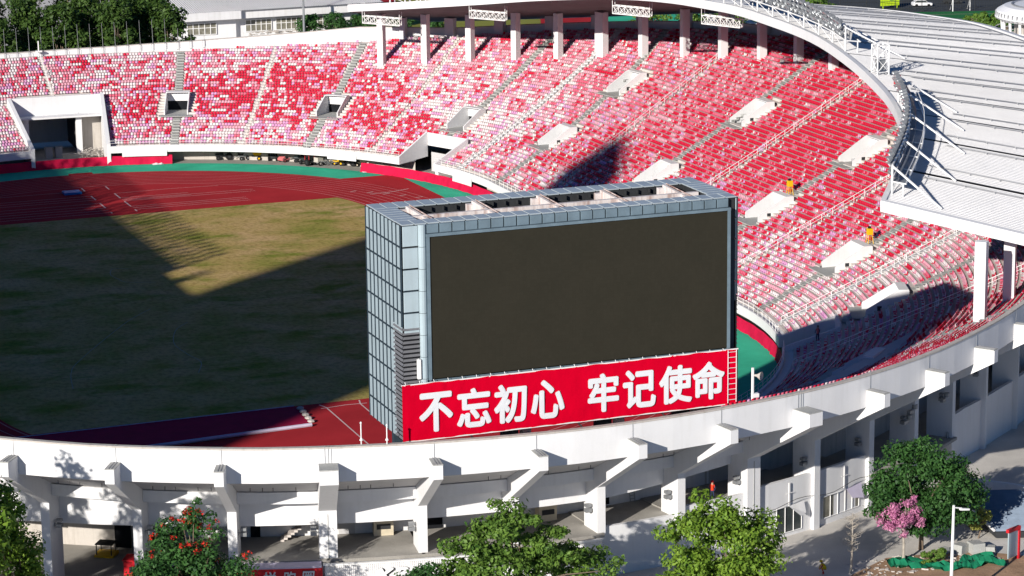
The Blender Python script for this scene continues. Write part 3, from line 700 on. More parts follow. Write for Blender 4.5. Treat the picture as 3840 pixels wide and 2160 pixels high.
# torn sheet over the window, conduit lines
tn = MB(); tn.poly([PT(19.4, 75.7, 1.95), PT(20.9, 75.75, 2.1), PT(20.85, 76.1, 1.0), PT(20.2, 76.3, 0.9)]); tn.build('torn_sheet', M_white2, facade)
tn = MB(); tn.poly([PT(25.6, 75.7, 1.8), PT(27.3, 75.75, 2.0), PT(27.2, 76.2, 0.6), PT(26.0, 76.0, 0.9)]); tn.build('torn_sheet', M_lilac, facade)
cd = MB(); cd.path([PT(th, 75.9, 2.3 + .25 * math.sin(th)) for th in range(17, 29)], .03, 4); cd.build('cable', M_dark, facade)
for th in (19.4, 25.3):
    pl = MB(); pl.tube(PT(th, 75.7, 2.0), PT(th, 75.7, 4.2), .06, 5); pl.tube(PT(th - .3, 75.7, 3.2), PT(th + .4, 75.7, 3.2), .04, 4); pl.build('stand_pipe', M_steel, facade)
for th, z in ((33.0, 6.2), (33.8, 7.0), (39.0, 6.6)):
    pl = MB(); dr, dz = dd(th); q = PT(th, 75.6 + dr, z); Fp = FT(th, 75.7 + dr, z); pl.box((0, 0, 0), (.35, .8, .3), 0, Fp); pl.lathe([(.02, -.25), (.28, -.2), (.28, .2), (.02, .25)], (0.1, .7, .4), 8, Fp); pl.build('wall_floodlight', M_grey, facade)
# stairs seen inside one bay
sm = MB()
for i in range(14): sm.box((69.6 - i * .1, 0.8 + i * 0.30, 3.3 + i * .19), (2.6, .32, .2), 0, FT(-18.9, 0))
sm.build('inner_stair', M_step, facade)
# equipment boxes on the decks
def deck_box(th, r, z, sz, name, label, cat, mat, group=None):
    F = FT(th, r, z); mb = MB(); x, y, h = sz
    mb.box((0, 0, h / 2), (x, y, h), 0, F); mb.box((0, 0, h + .06), (x + .12, y + .14, .12), 0, F); mb.box((x / 2 + .02, 0, h * .62), (.04, y * .7, h * .35), 1, F)
    for s in (-1, 1): mb.box((0, s * y * .38, -.0 + .04), (x * .9, .12, .1), 1, F)
    return tag(mb.build(name, [mat, M_dark]), label, cat, group)
deck_box(-11.0, 70.0, 3.28, (1.0, 1.75, 1.35), 'equipment_cabinet', 'beige metal cabinet against the white wall above the corrugated hoarding', 'cabinet', M_cream)
deck_box(1.2, 70.4, 3.28, (1.0, 1.7, 1.35), 'equipment_cabinet', 'beige metal cabinet above the leafy tree left of the red banner end', 'cabinet', M_cream)
lad = MB(); F = FT(8.6, 69.9, 3.5)
for s in (-.25, .25): lad.tube(F @ V(0, s, 0), F @ V(-.45, s, 2.9), .04, 5)
for i in range(9): lad.tube(F @ V(-.05 * i, -.25, .3 + .3 * i), F @ V(-.05 * i, .25, .3 + .3 * i), .03, 4)
tag(lad.build('ladder', M_grey), 'grey ladder leaning on the wall beside the black doorway', 'ladder')
# hoarding of white corrugated sheet with raised lettering, and the red sign beside it
ho = thing('hoarding', 'white corrugated metal hoarding with raised italic lettering below the deck', 'hoarding')
mb = MB(); rows = [[], []]; n = 300
for i in range(n + 1):
    th = -15.4 + (3.0 + 15.4) * i / n; r = 77.4 + (0.06 if (i // 1) % 2 else 0.0); rows[0].append(PT(th, r, G0)); rows[1].append(PT(th, r, 3.15))
mb.grid(rows); mb.build('corrugated_sheet', M_white2, ho)
mb = MB(); ring(mb, [(77.2, 3.12), (77.2, 3.24), (77.6, 3.24), (77.6, 3.12)], un(-15.5), un(3.0), 2); mb.build('top_rail', M_steel, ho)
def text_mesh(body, size, depth, bold=0.0, shear=0.0, sx=1.0):
    cu = bpy.data.curves.new('lettering', 'FONT'); cu.body = body; cu.size = size; cu.extrude = depth; cu.offset = bold; cu.shear = shear; cu.align_x = 'LEFT'
    ob = bpy.data.objects.new('tmp', cu); COL.objects.link(ob); bpy.context.view_layer.update()
    dg = bpy.context.evaluated_depsgraph_get(); me = bpy.data.meshes.new_from_object(ob.evaluated_get(dg)); bpy.data.objects.remove(ob); bpy.data.curves.remove(cu)
    n = len(me.vertices); co = np.empty(n * 3); me.vertices.foreach_get('co', co); co = co.reshape(-1, 3)
    return me, co
def put_text(body, F, w, h, name, mat, parent, depth=0.05, bold=0.0, shear=0.0):
    """lettering fitted to a w x h box; F: x = along the text, z = towards the reader, y = up; bold = stroke widening in metres"""
    me, co = text_mesh(body, 1.0, depth, 0.0, shear); lo = co.min(0); hi = co.max(0)
    co[:, 0] = bold + (co[:, 0] - lo[0]) / (hi[0] - lo[0]) * (w - 2 * bold); co[:, 1] = bold + (co[:, 1] - lo[1]) / (hi[1] - lo[1]) * (h - 2 * bold)
    fs = [tuple(p_.vertices) for p_ in me.polygons]; vs = []; ff = []
    offs = [(0, 0)] + ([(bold * math.cos(a_), bold * math.sin(a_)) for a_ in np.linspace(0, 2 * math.pi, 9)[:-1]] if bold else [])
    for i, (dx, dy) in enumerate(offs):
        n = len(vs); c2 = co.copy(); c2[:, 0] += dx; c2[:, 1] += dy; c2[:, 2] += .003 * i; vs += [tuple(q) for q in c2]; ff += [tuple(n + j for j in f_) for f_ in fs]
    bpy.data.meshes.remove(me); me = bpy.data.meshes.new(name); me.from_pydata(vs, [], ff); me.materials.append(mat); me.update()
    o = link(name, me, parent); o.matrix_world = F; return o
def text_frame(th, r, z):
    n = NRM(un(th)); t = TAN(un(th)); m = Matrix((t, V(0, 0, 1), n)).transposed().to_4x4(); m.translation = PT(th, r, z); return m
# glyphs of the hoarding, set one by one on the curve
for ch_, th, w in (('X', -12.35, 1.55), ('R', -11.15, 1.25), ('C', -10.2, 1.15), ('T', -8.6, 1.2), ('E', -7.6, 1.2)):
    F = text_frame(th, 77.6, 1.55); put_text(ch_, F, w * 1.15, 1.15, 'letter', M_white, ho, 0.12, 0.06, 0.35)
    F = text_frame(th + .1, 77.50, 1.46); put_text(ch_, F, w * 1.15, 1.15, 'letter_shadow', M_dark, ho, 0.02, 0.10, 0.35)  # dark offset copy painted in as the letter's cast shadow
sg = thing('shop_sign', 'dark red fascia sign with white brush lettering beside the corrugated hoarding', 'sign')
mb = MB(); ring(mb, [(77.1, 0.2), (77.1, 2.95), (77.45, 2.95), (77.45, 0.2)], un(-21.6), un(-15.55), 2); mb.build('sign_board', M_redp, sg)
for ch_, th in (('悦', -19.0), ('跑', -17.75), ('圈', -16.55)): put_text(ch_, text_frame(th - .35, 77.5, 1.45), 1.15, 1.25, 'letter', M_letter, sg, 0.04, 0.02, 0.15)
mb = MB(); ring(mb, [(76.3, 2.98), (76.3, 3.15), (77.6, 3.1), (77.6, 2.98)], un(-27.4), un(-15.6), 2); mb.build('sign_canopy', M_lilac, sg)
sg2 = MB(); ring(sg2, [(77.1, -.6), (77.1, 2.5), (77.4, 2.5), (77.4, -.6)], un(-25.6), un(-21.9), 2)
tag(sg2.build('red_fascia', M_redp), 'plain red fascia board behind the red-flowered tree', 'sign board')
# ------------------------------------------------------------------ roofs
IN_TAB = [(0, 73.0, 31.4), (18, 72.3, 31.1), (27, 71.5, 30.75), (39, 69.5, 29.8), (47, 67.8, 29.0), (56.4, 65.5, 28.0), (65.2, 62.1, 27.2), (71, 59.5, 26.5), (77.1, 55.8, 25.1), (88.3, 47.6, 23.2)]
FAR_TAB = [(0, 73.0, 31.4), (18, 72.0, 30.9), (30, 70.4, 30.2), (42, 67.9, 29.0), (54.8, 64.5, 27.5), (65, 60.6, 26.0), (76.2, 55.9, 24.5), (86, 52.2, 23.2), (95.7, 48.7, 22.0)]
YE = 88.3; YF = 95.7
def inner(y):
    x, z = interp(y, FAR_TAB) if y > 0 else interp(-y, IN_TAB); return x, z
def smooth_inner(y):
    s = 0; xs = zs = 0.0
    for d in (-4, -2, 0, 2, 4):
        yy = max(-YE, min(YF, y + d))
        if y < -YE + 4 or y > YF - 4: yy = y
        x, z = inner(yy); xs += x; zs += z; s += 1
    return xs / s, zs / s
FASC = 1.05
def roof_pt(y, t, top=True, sx=1):
    """y: station along the inner edge, t: 0 inner edge .. 1 outer edge"""
    x, z = smooth_inner(y); k = abs(y) / (YF if y > 0 else YE)
    ph = R_(39.7) * k ** 1.3 * (1 if y >= 0 else -1); w = 37.0 - 12.0 * k ** 1.5; sl = 0.124 + 0.06 * k ** 1.5
    zz = z + (FASC if top else 0.0) - sl * w * t + (0.0 if top else -0.0)
    return Vector((sx * (x + math.cos(ph) * w * t), y + math.sin(ph) * w * t, zz))
STN = [YE * i / 10.0 for i in range(-10, 0)] + [YF * i / 10.0 for i in range(0, 11)]
def make_roof(sx, label, detail):
    ro = thing('stadium_roof', label, 'roof')
    fl = (lambda q: q) if sx > 0 else (lambda q: q[::-1])
    for a, b in zip(STN[:-1], STN[1:]):                       # sheets between gutters, each with its standing seams
        mb = MB(); e = 0.22; n = 24
        ys = [a + e + (b - a - 2 * e) * i / n for i in range(n + 1)]
        mb.grid([fl([roof_pt(y, t, True, sx) - V(0, 0, .02) for t in (0.012, .985)]) for y in ys], 0)
        if detail:
            ns = 24
            for i in range(ns):
                y = a + e + (b - a - 2 * e) * (i + .5) / ns
                p0 = roof_pt(y, .03, True, sx); p1 = roof_pt(y, .97, True, sx); d = V(0, .05, 0); up = V(0, 0, .05); p0 = p0 + V(0, 0, .0); p1 = p1 + V(0, 0, .0)
                mb.poly([p0 - d, p1 - d, p1 - d + up, p0 - d + up], 1); mb.poly([p0 + d + up, p1 + d + up, p1 + d, p0 + d], 1); mb.poly([p0 - d + up, p1 - d + up, p1 + d + up, p0 + d + up], 1)
        mb.build('roof_sheet', [M_roof, M_rib], ro)
    so_ = MB(); n = 60; ys = [-YE + (YF + YE) * i / n for i in range(n + 1)]
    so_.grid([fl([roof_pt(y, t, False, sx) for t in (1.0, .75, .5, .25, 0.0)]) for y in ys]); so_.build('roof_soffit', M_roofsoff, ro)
    fa = MB()
    def fas(y, t, z): q = roof_pt(y, t, False, sx); q.z += z; return q
    fa.grid([[fas(y, 0, 0) for y in ys], [fas(y, 0, FASC + .12) for y in ys], [fas(y, .02, FASC + .12) for y in ys], [fas(y, .02, FASC - .1) for y in ys]])
    fa.build('inner_fascia', M_white, ro)
    fo = MB(); fo.grid([[fas(y, 1, -.05) for y in ys], [fas(y, 1, FASC + .35) for y in ys], [fas(y, .97, FASC + .35) for y in ys], [fas(y, .97, FASC - .1) for y in ys]]); fo.build('outer_fascia', M_white, ro)
    for y, s in ((-YE, -1), (YF, 1)):
        fe = MB(); ts = [i / 8 for i in range(9)]
        fe.grid([[fas(y, t, 0) for t in ts], [fas(y, t, FASC + .1) for t in ts], [fas(y - s * .5, t, FASC + .1) for t in ts], [fas(y - s * .5, t, FASC - .1) for t in ts]]); fe.build('end_fascia', M_white, ro)
    if detail:
        for y in STN[1:-1]:
            gm = MB(); p0 = roof_pt(y, .05, True, sx); p1 = roof_pt(y, .95, True, sx); d = V(0, .2, -.06)
            gm.poly([p0 - d + V(0, 0, -.1), p1 - d + V(0, 0, -.1), p1 + d, p0 + d]); gm.build('roof_gutter', M_gutter, ro)
        for i, y in enumerate(STN[1:-1]):
            for dy in (1.6, -1.4):
                rm = MB(); t0 = .12 + .05 * ((i * 7) % 3); p0 = roof_pt(y + dy, t0, True, sx) + V(0, 0, .28); p1 = roof_pt(y + dy, .93, True, sx) + V(0, 0, .28)
                rm.tube(p0, p1, .05, 4); rm.tube(p0 + V(0, .22, -.1), p1 + V(0, .22, -.1), .035, 4)
                for k in range(7):
                    q = p0.lerp(p1, (k + .4) / 7); rm.box((q.x, q.y + .1, q.z - .14), (.09, .2, .28))
                rm.build('safety_rail', M_railg, ro)
        gm = MB()
        gm.path([roof_pt(y, .945, True, sx) + V(0, 0, .22) for y in ys], .07, 4); gm.build('perimeter_rail', M_grey, ro)
    return ro
roof_r = make_roof(1, 'curved white ribbed roof over the right-hand stand', True)
roof_l = make_roof(-1, 'matching curved roof over the left-hand stand, outside the picture', False)
# columns under the right roof and their counterparts on the left
CX = [(54.6, 96.7), (60.6, 92.1), (66.3, 86.6), (71.8, 80.4), (76.6, 74.1), (81.2, 67.3), (84.9, 59.4), (88.1, 50.9), (90.3, 41.9), (92.3, 32.7), (93.6, 23.3), (94.2, 13.5), (94.4, 4.5)]
def roof_z_at(x, y):
    best = None
    for i in range(-44, 45):
        yy = (YF if i > 0 else YE) * i / 44
        for t in np.linspace(0, 1, 25):
            q = roof_pt(yy, t, False); d = (q.x - x) ** 2 + (q.y - y) ** 2
            if best is None or d < best[0]: best = (d, q.z)
    return best[1]
for sx, ro in ((1, roof_r), (-1, roof_l)):
    for sy in (1, -1):
        for i, (x, y) in enumerate(CX):
            uy = math.hypot(x, max(0, y - S)); n = V(x, max(0.0, y - S) , 0).normalized(); n.y *= sy; n.x *= sx
            zt = roof_z_at(x, y); r = math.hypot(x, y - S) if y > S else x
            F = frame(V(sx * x, sy * y, 0), n); mb = MB(); w = 1.95 if i == 5 else 1.05
            z0 = prof(r) - 1.2; mb.box((0, 0, (z0 + zt) / 2), (1.15, w, zt - z0 + .1), 0, F); mb.build('roof_column', M_white, ro)
            if i < 12:
                # pillar standing on the rim behind, with the ring beam over it
                rr, zr = rim((S + R0 * math.atan2(y - S, x)) if y > S else y); q = n * (rr - r - 0.9)
                Fq = frame(V(sx * x + q.x, sy * y + q.y, 0), n); zq = roof_z_at(x + n.x * sx * (rr - r), y + n.y * sy * (rr - r)) ; mb = MB()
                mb.box((0, 0, (zr - 2 + zq) / 2), (1.0, 1.7 if i else 1.0, zq - zr + 2.1), 0, Fq); mb.build('rim_pillar', M_white, ro)
    rb = MB()
    for sy in (1, -1):
        pts = []
        for i in range(13):
            x, y = CX[i]; r = math.hypot(x, y - S) if y > S else x; n = V(x, max(0.0, y - S), 0).normalized(); rr, zr = rim((S + R0 * math.atan2(y - S, x)) if y > S else y)
            q = V(x, y, 0) + n * (rr - r - .9); q.z = zr + 3.1 - .12 * i; pts.append(V(sx * q.x, sy * q.y, q.z))
        for a, b in zip(pts[:-1], pts[1:]):
            F = frame((a + b) / 2, b - a); rb.box((0, 0, 0), ((b - a).length, .6, .9), 0, F)
    rb.build('ring_beam', M_white2, ro)
# hanging lattice trusses below the inner edge
def truss(p0, p1, h, d, label):
    th_ = thing('lighting_truss', label, 'truss', 'lattice trusses hanging under the roof edge')
    ax = (p1 - p0).normalized(); nn = V(0, 0, 1).cross(ax).normalized(); L_ = (p1 - p0).length
    fr = MB()
    for dy in (0, d):
        for z in (0, h): fr.tube(p0 + nn * dy + V(0, 0, z), p1 + nn * dy + V(0, 0, z), .07, 5)
        for i in range(7): q = p0 + ax * (L_ * i / 6) + nn * dy; fr.tube(q, q + V(0, 0, h), .05, 4)
    for i in range(7):
        q = p0 + ax * (L_ * i / 6); fr.tube(q, q + nn * d, .05, 4); fr.tube(q + V(0, 0, h), q + nn * d + V(0, 0, h), .05, 4)
    fr.build('chord_frame', M_steel, th_)
    br = MB()
    for dy in (0, d):
        for i in range(6):
            a = p0 + ax * (L_ * i / 6) + nn * dy; b = p0 + ax * (L_ * (i + 1) / 6) + nn * dy; br.tube(a, b + V(0, 0, h), .04, 4); br.tube(b, a + V(0, 0, h), .04, 4)
    br.build('lattice', M_steel, th_)
    fl_ = MB(); fl_.poly([p0, p1, p1 + nn * d, p0 + nn * d]); fl_.build('catwalk_floor', M_steel, th_)
    hg = MB()
    for q in (p0, p1, p0 + nn * d, p1 + nn * d): hg.tube(q + V(0, 0, h), q + V(0, 0, h + 2.2), .05, 4)
    hg.build('hanger', M_steel, th_)
for y, w_ in ((89.0, 'leftmost white lattice truss under the far end of the right roof'), (65.7, 'second white lattice truss from the left under the roof edge'), (33.0, 'third white lattice truss under the roof where the columns stand'), (9.0, 'white lattice truss under the roof above the darkest seats')):
    q = roof_pt(y, .06, False); k = 3.2 if y > 70 else 2.9
    ax = (roof_pt(y - 3, .06, False) - roof_pt(y + 3, .06, False)).normalized(); ax.z = 0; ax = (ax * .75 + V(.55, 0, 0)).normalized()
    truss(q - ax * k + V(0, 0, -2.0), q + ax * k + V(0, 0, -2.25), 1.15, .9, w_)
# floodlight racks along the inner edges
def lamp_mesh():
    mb = MB(); mb.lathe([(.05, -.3), (.16, -.28), (.34, .12), (.34, .2), (.02, .16)], (0, 0, 0), 8); me = mb.mesh('floodlight', [M_grey, M_lamp])
    me.polygons.foreach_set('material_index', [1 if i >= 24 else 0 for i in range(len(me.polygons))]); return me
LAMP = lamp_mesh()
def rack(sx, y0, y1, label, nl, rows_):
    t = thing('floodlight_rack', label, 'floodlights', 'floodlight racks along the roof edges')
    ys = np.linspace(y0, y1, 9)
    def e(y, tt, z): q = roof_pt(y, tt, True, sx); q.z += z; return q
    fr = MB()
    for i, y in enumerate(ys):
        fr.tube(e(y, .03, 0), e(y, .03, 3.0), .11, 5); fr.tube(e(y, .075, 0), e(y, .075, 1.35), .09, 5); fr.tube(e(y, .03, 1.3), e(y, .085, 1.35), .08, 4)
    for z in (1.3, 2.1, 3.0): fr.path([e(y, .03, z) for y in ys], .09, 4)
    fr.path([e(y, .085, 1.35) for y in ys], .09, 4); fr.path([e(y, .085, 2.3) for y in ys], .05, 4)
    for a, b in zip(ys[:-1], ys[1:]): fr.tube(e(a, .03, 0), e(b, .03, 1.3), .05, 4)
    fr.build('rack_frame', M_steel, t)
    wk = MB(); wk.grid([[e(y, .03, 1.3) for y in ys], [e(y, .085, 1.3) for y in ys]]); wk.build('catwalk', M_grey, t)
    ws = MB(); ws.grid([[e(y, .05, 1.4) for y in ys], [e(y, .055, 2.3) for y in ys]]); ws.build('wind_plate', M_railg, t)
    st = MB()
    for y in ys[::2]: st = MB(); st.tube(e(y, .03, 2.9), e(y - 1.0, .24, 0.1), .12, 5); st.build('back_stay', M_steel, t)
    for r_ in range(rows_):
        for i in range(nl):
            y = y0 + (y1 - y0) * (i + .5 + .3 * (r_ % 2)) / nl + random.uniform(-.1, .1)
            o = link('floodlight', LAMP, t); q = e(y, .022 - .004 * r_, 2.0 + .68 * r_)
            aim = V(-sx * 1.0, -.25 * math.copysign(1, y) + random.uniform(-.35, .35), -.75 + random.uniform(-.2, .1)).normalized()
            o.matrix_world = Matrix.Translation(q) @ aim.to_track_quat('Z', 'Y').to_matrix().to_4x4() @ Matrix.Scale(1.2, 4)
rack(1, -34, 6, 'long floodlight rack on the upper middle of the right roof edge', 30, 3)
rack(1, -86, -58, 'floodlight rack at the near end of the right roof edge', 26, 3)
rack(1, 58, 86, 'floodlight rack at the far end of the right roof edge', 14, 2)
rack(-1, -40, 2, 'floodlight rack in the middle of the left roof edge', 24, 5)
rack(-1, 4, 46, 'floodlight rack at the far end of the left roof edge', 24, 5)
# lattice tower between the two racks
tw = thing('roof_mast', 'square white lattice mast standing between the two roof floodlight racks', 'mast')
mb = MB(); b0 = roof_pt(-45.0, .06, True)
for i in (-1, 1):
    for j in (-1, 1): mb.tube(b0 + V(.75 * i, .75 * j, 0), b0 + V(.75 * i, .75 * j, 3.5), .09, 5)
for z in (.3, 1.9, 3.5):
    c = [b0 + V(.75 * i, .75 * j, z) for i, j in ((-1, -1), (1, -1), (1, 1), (-1, 1))]
    for a, b in zip(c, c[1:] + c[:1]): mb.tube(a, b, .06, 4)
mb.build('mast_frame', M_steel, tw)
mb = MB()
for z in (.3, 1.9):
    c = [b0 + V(.75 * i, .75 * j, z) for i, j in ((-1, -1), (1, -1), (1, 1), (-1, 1))]
    for a, b in zip(c, c[1:] + c[:1]): mb.tube(a, b + V(0, 0, 1.6), .045, 4); mb.tube(a + V(0, 0, 1.6), b, .045, 4)
mb.build('mast_bracing', M_steel, tw)
mb = MB(); mb.box((b0.x, b0.y, b0.z + 1.2), (.9, .9, 1.4)); mb.build('mast_cabinet', M_grey, tw)
tw2 = thing('roof_mast', 'square lattice mast on the left-hand roof edge, outside the picture', 'mast')
c2 = roof_pt(-45.0, .06, True, -1)
for ch_ in list(tw.children):
    o = ch_.copy(); COL.objects.link(o); o.parent = tw2; o.location = c2 - b0
bx = MB(); q = roof_pt(-50.0, .085, True); bx.box((q.x, q.y, q.z + .55), (.7, .9, .7)); bx.tube(q, q + V(0, 0, .3), .2, 6); bx.lathe([(.02, 0), (.25, .05), (.3, .35), (.02, .4)], (q.x, q.y, q.z + .9), 8)
tag(bx.build('warning_beacon', M_redp), 'small red beacon on the white roof beside the mast', 'beacon')

# ------------------------------------------------------------------ scoreboard
sb = thing('scoreboard', 'huge blue-grey scoreboard tower with a dark screen above the near rim', 'scoreboard', loc=(1.5, -114.6, 14.0))
sb_inv = sb.matrix_basis.inverted() if False else Matrix.Translation((-1.5, 114.6, -14.0))
def sbp(mb, name, mat, parent=None):
    o = mb.build(name, mat, parent or sb)
    if parent is None: o.matrix_parent_inverse = sb_inv
    else: o.matrix_parent_inverse = Matrix.Identity(4)
    return o
X0, X1, Y0, Y1, Z0, Z1 = -13.87, 16.96, -119.4, -109.7, 13.95, 32.8
mb = MB(); mb.box(((X0 + X1) / 2, (Y0 + Y1) / 2, (Z0 + 29.0) / 2), (X1 - X0 - .3, Y1 - Y0 - .3, 29.0 - Z0)); sbp(mb, 'core', M_seam)
mb = MB()                                                      # upstand walls round the open top
mb.box(((X0 + X1) / 2, Y0 + .85, 30.8), (X1 - X0 - .3, 1.4, 3.7)); mb.box(((X0 + X1) / 2, Y1 - 1.15, 30.8), (X1 - X0 - .3, 2.0, 3.7))
mb.box((X0 + 1.0, (Y0 + Y1) / 2 - .3, 30.8), (1.7, Y1 - Y0 - 3.8, 3.7)); mb.box((X1 - 1.0, (Y0 + Y1) / 2 - .3, 30.8), (1.7, Y1 - Y0 - 3.8, 3.7)); sbp(mb, 'upstand', M_dark)
pan_cache = {}
def panel(c, d, mat, name='cladding_panel', nrm_axis=0):
    """bevelled sheet: d = size, nrm_axis = thickness axis"""
    key = (tuple(round(x, 3) for x in d), mat.name, nrm_axis)
    if key not in pan_cache:
        mb = MB(); a, b, h = [x / 2 for x in d]; bev = .03
        ax = [0, 1, 2]; n = nrm_axis; u_, v_ = [i for i in ax if i != n]; D = [a, b, h]
        def pt(su, sv, sn, ins):
            q = [0, 0, 0]; q[u_] = su * (D[u_] - ins); q[v_] = sv * (D[v_] - ins); q[n] = sn * D[n]; return Vector(q)
        cs = ((-1, -1), (1, -1), (1, 1), (-1, 1))
        A = [pt(i, j, -1, bev) for i, j in cs]; B = [pt(i, j, -.2, 0) for i, j in cs]; B2 = [pt(i, j, .2, 0) for i, j in cs]; Cc = [pt(i, j, 1, bev) for i, j in cs]
        mb.grid([A, B, B2, Cc], 0, close=True); mb.poly(A[::-1]); mb.poly(Cc); pan_cache[key] = mb.mesh(name, mat)
    o = link(name, pan_cache[key], sb); o.location = Vector(c) - V(1.5, -114.6, 14.0); return o
ncol = 9; cw = (Y1 - Y0 - .3) / ncol; nrow = 10; rh = (Z1 - .05 - Z0) / nrow
for side, x in ((-1, X0), (1, X1)):
    for i in range(ncol):
        for j in range(nrow):
            yc = Y0 + .15 + cw * (i + .5); zc_ = Z0 + rh * (j + .5)
            if yc < -117.0 and zc_ < 24.0 and True: continue
            panel((x, yc, zc_), (.12, cw - .085, rh - .14), M_panel, nrm_axis=0)
# dark fins between the side panels
for x, s in ((X0, -1), (X1, 1)):
    for i in range(ncol + 1):
        y = Y0 + .15 + cw * i; zb = 24.0 if y < -117.0 else Z0
        mb = MB(); mb.box((x + s * .07, y, (zb + Z1) / 2), (.14, .05, Z1 - zb - .1)); sbp(mb, 'mullion', M_seam)
    for j in range(1, nrow):
        z = Z0 + rh * j; ya = Y0 + .15 if z > 24 else -117.0
        mb = MB(); mb.box((x + s * .055, (ya + Y1) / 2, z), (.11, Y1 - ya - .2, .09)); sbp(mb, 'transom', M_seam)
# top sheets
nt_ = 27; tw_ = (X1 - X0) / nt_
for i in range(nt_):
    for y, dp in ((Y0 + .85, 1.7), (Y1 - 1.15, 2.3)): panel((X0 + tw_ * (i + .5), y, Z1 - .02), (tw_ - .09, dp, .12), M_panel2, nrm_axis=2)
ns_ = 6; sh_ = (Y1 - Y0 - 4.05) / ns_
for i in range(ns_):
    for x in (X0 + 1.0, X1 - 1.0): panel((x, Y0 + 1.72 + sh_ * (i + .5), Z1 - .02), (2.0, sh_ - .09, .12), M_panel2, nrm_axis=2)
# front: corner returns, rounded posts, band over the screen
for j in range(nrow):
    zc_ = Z0 + rh * (j + .5)
    if zc_ > 24.0: panel((X0 + .75, Y0, zc_), (1.34, .12, rh - .14), M_panel, nrm_axis=1)
pts = []
for xc in (-12.12,):
    for j in range(nrow - 2):
        mb = MB(); z0 = 17.6 + j * 1.9; z1 = min(z0 + 1.86, Z1); ang = [math.pi * (1 + i / 6) for i in range(7)]
        mb.grid([[V(xc + .34 * math.cos(a), Y0 - .1 + .34 * math.sin(a), z) for a in ang] for z in (z0, z1)])
        mb.poly([V(xc + .34 * math.cos(a), Y0 - .1 + .34 * math.sin(a), z1) for a in ang]); sbp(mb, 'corner_post', M_panel, None)
nf_ = 24; fw_ = (16.05 + 11.78) / nf_
for i in range(nf_):
    panel((-11.78 + fw_ * (i + .5), Y0 - .12, 32.36), (fw_ - .09, .3, .78), M_panel3, nrm_axis=1)
mb = MB(); mb.box(((-11.55 + 15.86) / 2, Y0 - .22, (19.43 + 31.72) / 2), (27.41, .3, 12.29)); sbp(mb, 'screen', M_screen)
mb = MB()
mb.box((2.15, Y0 - .22, 31.84), (28.0, .55, .24)); mb.box((-11.68, Y0 - .2, 25.6), (.25, .55, 12.5)); mb.box((16.0, Y0 - .2, 25.6), (.25, .6, 12.5))
sbp(mb, 'screen_frame', M_panel3)
for i in range(3):
    mb = MB(); mb.box((2.15, Y0 - .08 - .05 * i, 19.18 - .3 * i), (28.0, .22, .22)); sbp(mb, 'bottom_rail', M_panel3)
# louvres at the lower corners: side and front return
for x, s in ((X0, -1), (X1, 1)):
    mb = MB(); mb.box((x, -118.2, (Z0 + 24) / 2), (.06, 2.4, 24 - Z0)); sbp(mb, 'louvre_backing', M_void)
    for i in range(26):
        z = Z0 + .2 + i * .385; mb = MB()
        A = [V(x + s * .02, -117.02, z + .16), V(x + s * .02, Y0, z + .16), V(x + s * .16, Y0, z), V(x + s * .16, -117.02, z)]
        mb.hexa(A, [q + V(0, 0, .02) for q in A]); 
        if s < 0:
            A = [V(X0 - .16, Y0 - .16, z), V(X0 + 1.4, Y0 - .16, z), V(X0 + 1.4, Y0 - .02, z + .16), V(X0, Y0 - .02, z + .16)]
            mb.hexa(A, [q + V(0, 0, .03) for q in A])
        sbp(mb, 'louvre_slat', M_slat)
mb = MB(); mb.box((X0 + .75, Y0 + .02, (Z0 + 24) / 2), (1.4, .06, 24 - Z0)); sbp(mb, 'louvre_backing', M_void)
mb = MB(); mb.box((X0 + 1.2, Y0 - .35, 20.4), (.28, .3, 1.7)); mb.tube(V(X0 + 1.2, Y0 - .35, 19.5), V(X0 + 1.2, Y0 - .35, 21.3), .05, 5); sbp(mb, 'junction_box', M_steel)
# steelwork inside the open top
mb = MB(); mb.box(((X0 + X1) / 2, Y0 + 3.7, 32.15), (X1 - X0 - 4.2, .4, 1.2)); mb.box(((X0 + X1) / 2, Y0 + 2.2, 31.5), (X1 - X0 - 4.4, .4, .2)); sbp(mb, 'longitudinal_beam', M_beam)
for i in range(5):
    x = X0 + 3.4 + i * 6.0; mb = MB(); ya, yb = Y0 + 1.75, Y1 - 3.2
    mb.hexa([V(x - .13, ya, 31.9), V(x + .13, ya, 31.9), V(x + .13 - .7, yb, 31.9), V(x - .13 - .7, yb, 31.9)], [V(x - .13, ya, 32.5), V(x + .13, ya, 32.5), V(x + .13 - .7, yb, 33.05), V(x - .13 - .7, yb, 33.05)])
    mb.box((x - .95, yb - .1, 32.3), (.75, .5, 1.0)); sbp(mb, 'cross_beam', M_beam)
    mb = MB(); mb.tube(V(x + .3, ya, 32.55), V(x - .45, yb, 33.1), .07, 5); sbp(mb, 'rusty_pipe', M_rust)
for i in range(26):
    x = X0 + 1.7 + i * 1.14; mb = MB(); mb.box((x, Y1 - 2.4, 32.45), (.1, .25, .35)); sbp(mb, 'coping_bracket', M_dark)
# legs down to the terrace
for x, m_ in ((-12.0, M_white), (-2.1, M_white), (6.7, M_white), (14.2, M_white)):
    mb = MB(); mb.box((x, -117.0, 12.8), (.8, .8, 2.4)); mb.box((x - 1.2, -116.2, 12.8), (1.5, .6, 2.4), 1); sbp(mb, 'leg', [m_, M_seam])
for x in (-8, 2, 10):
    mb = MB(); mb.tube(V(x, -118.6, 14.0), V(x + 2.2, -116, 11.9), .08, 5); sbp(mb, 'stay', M_steel)
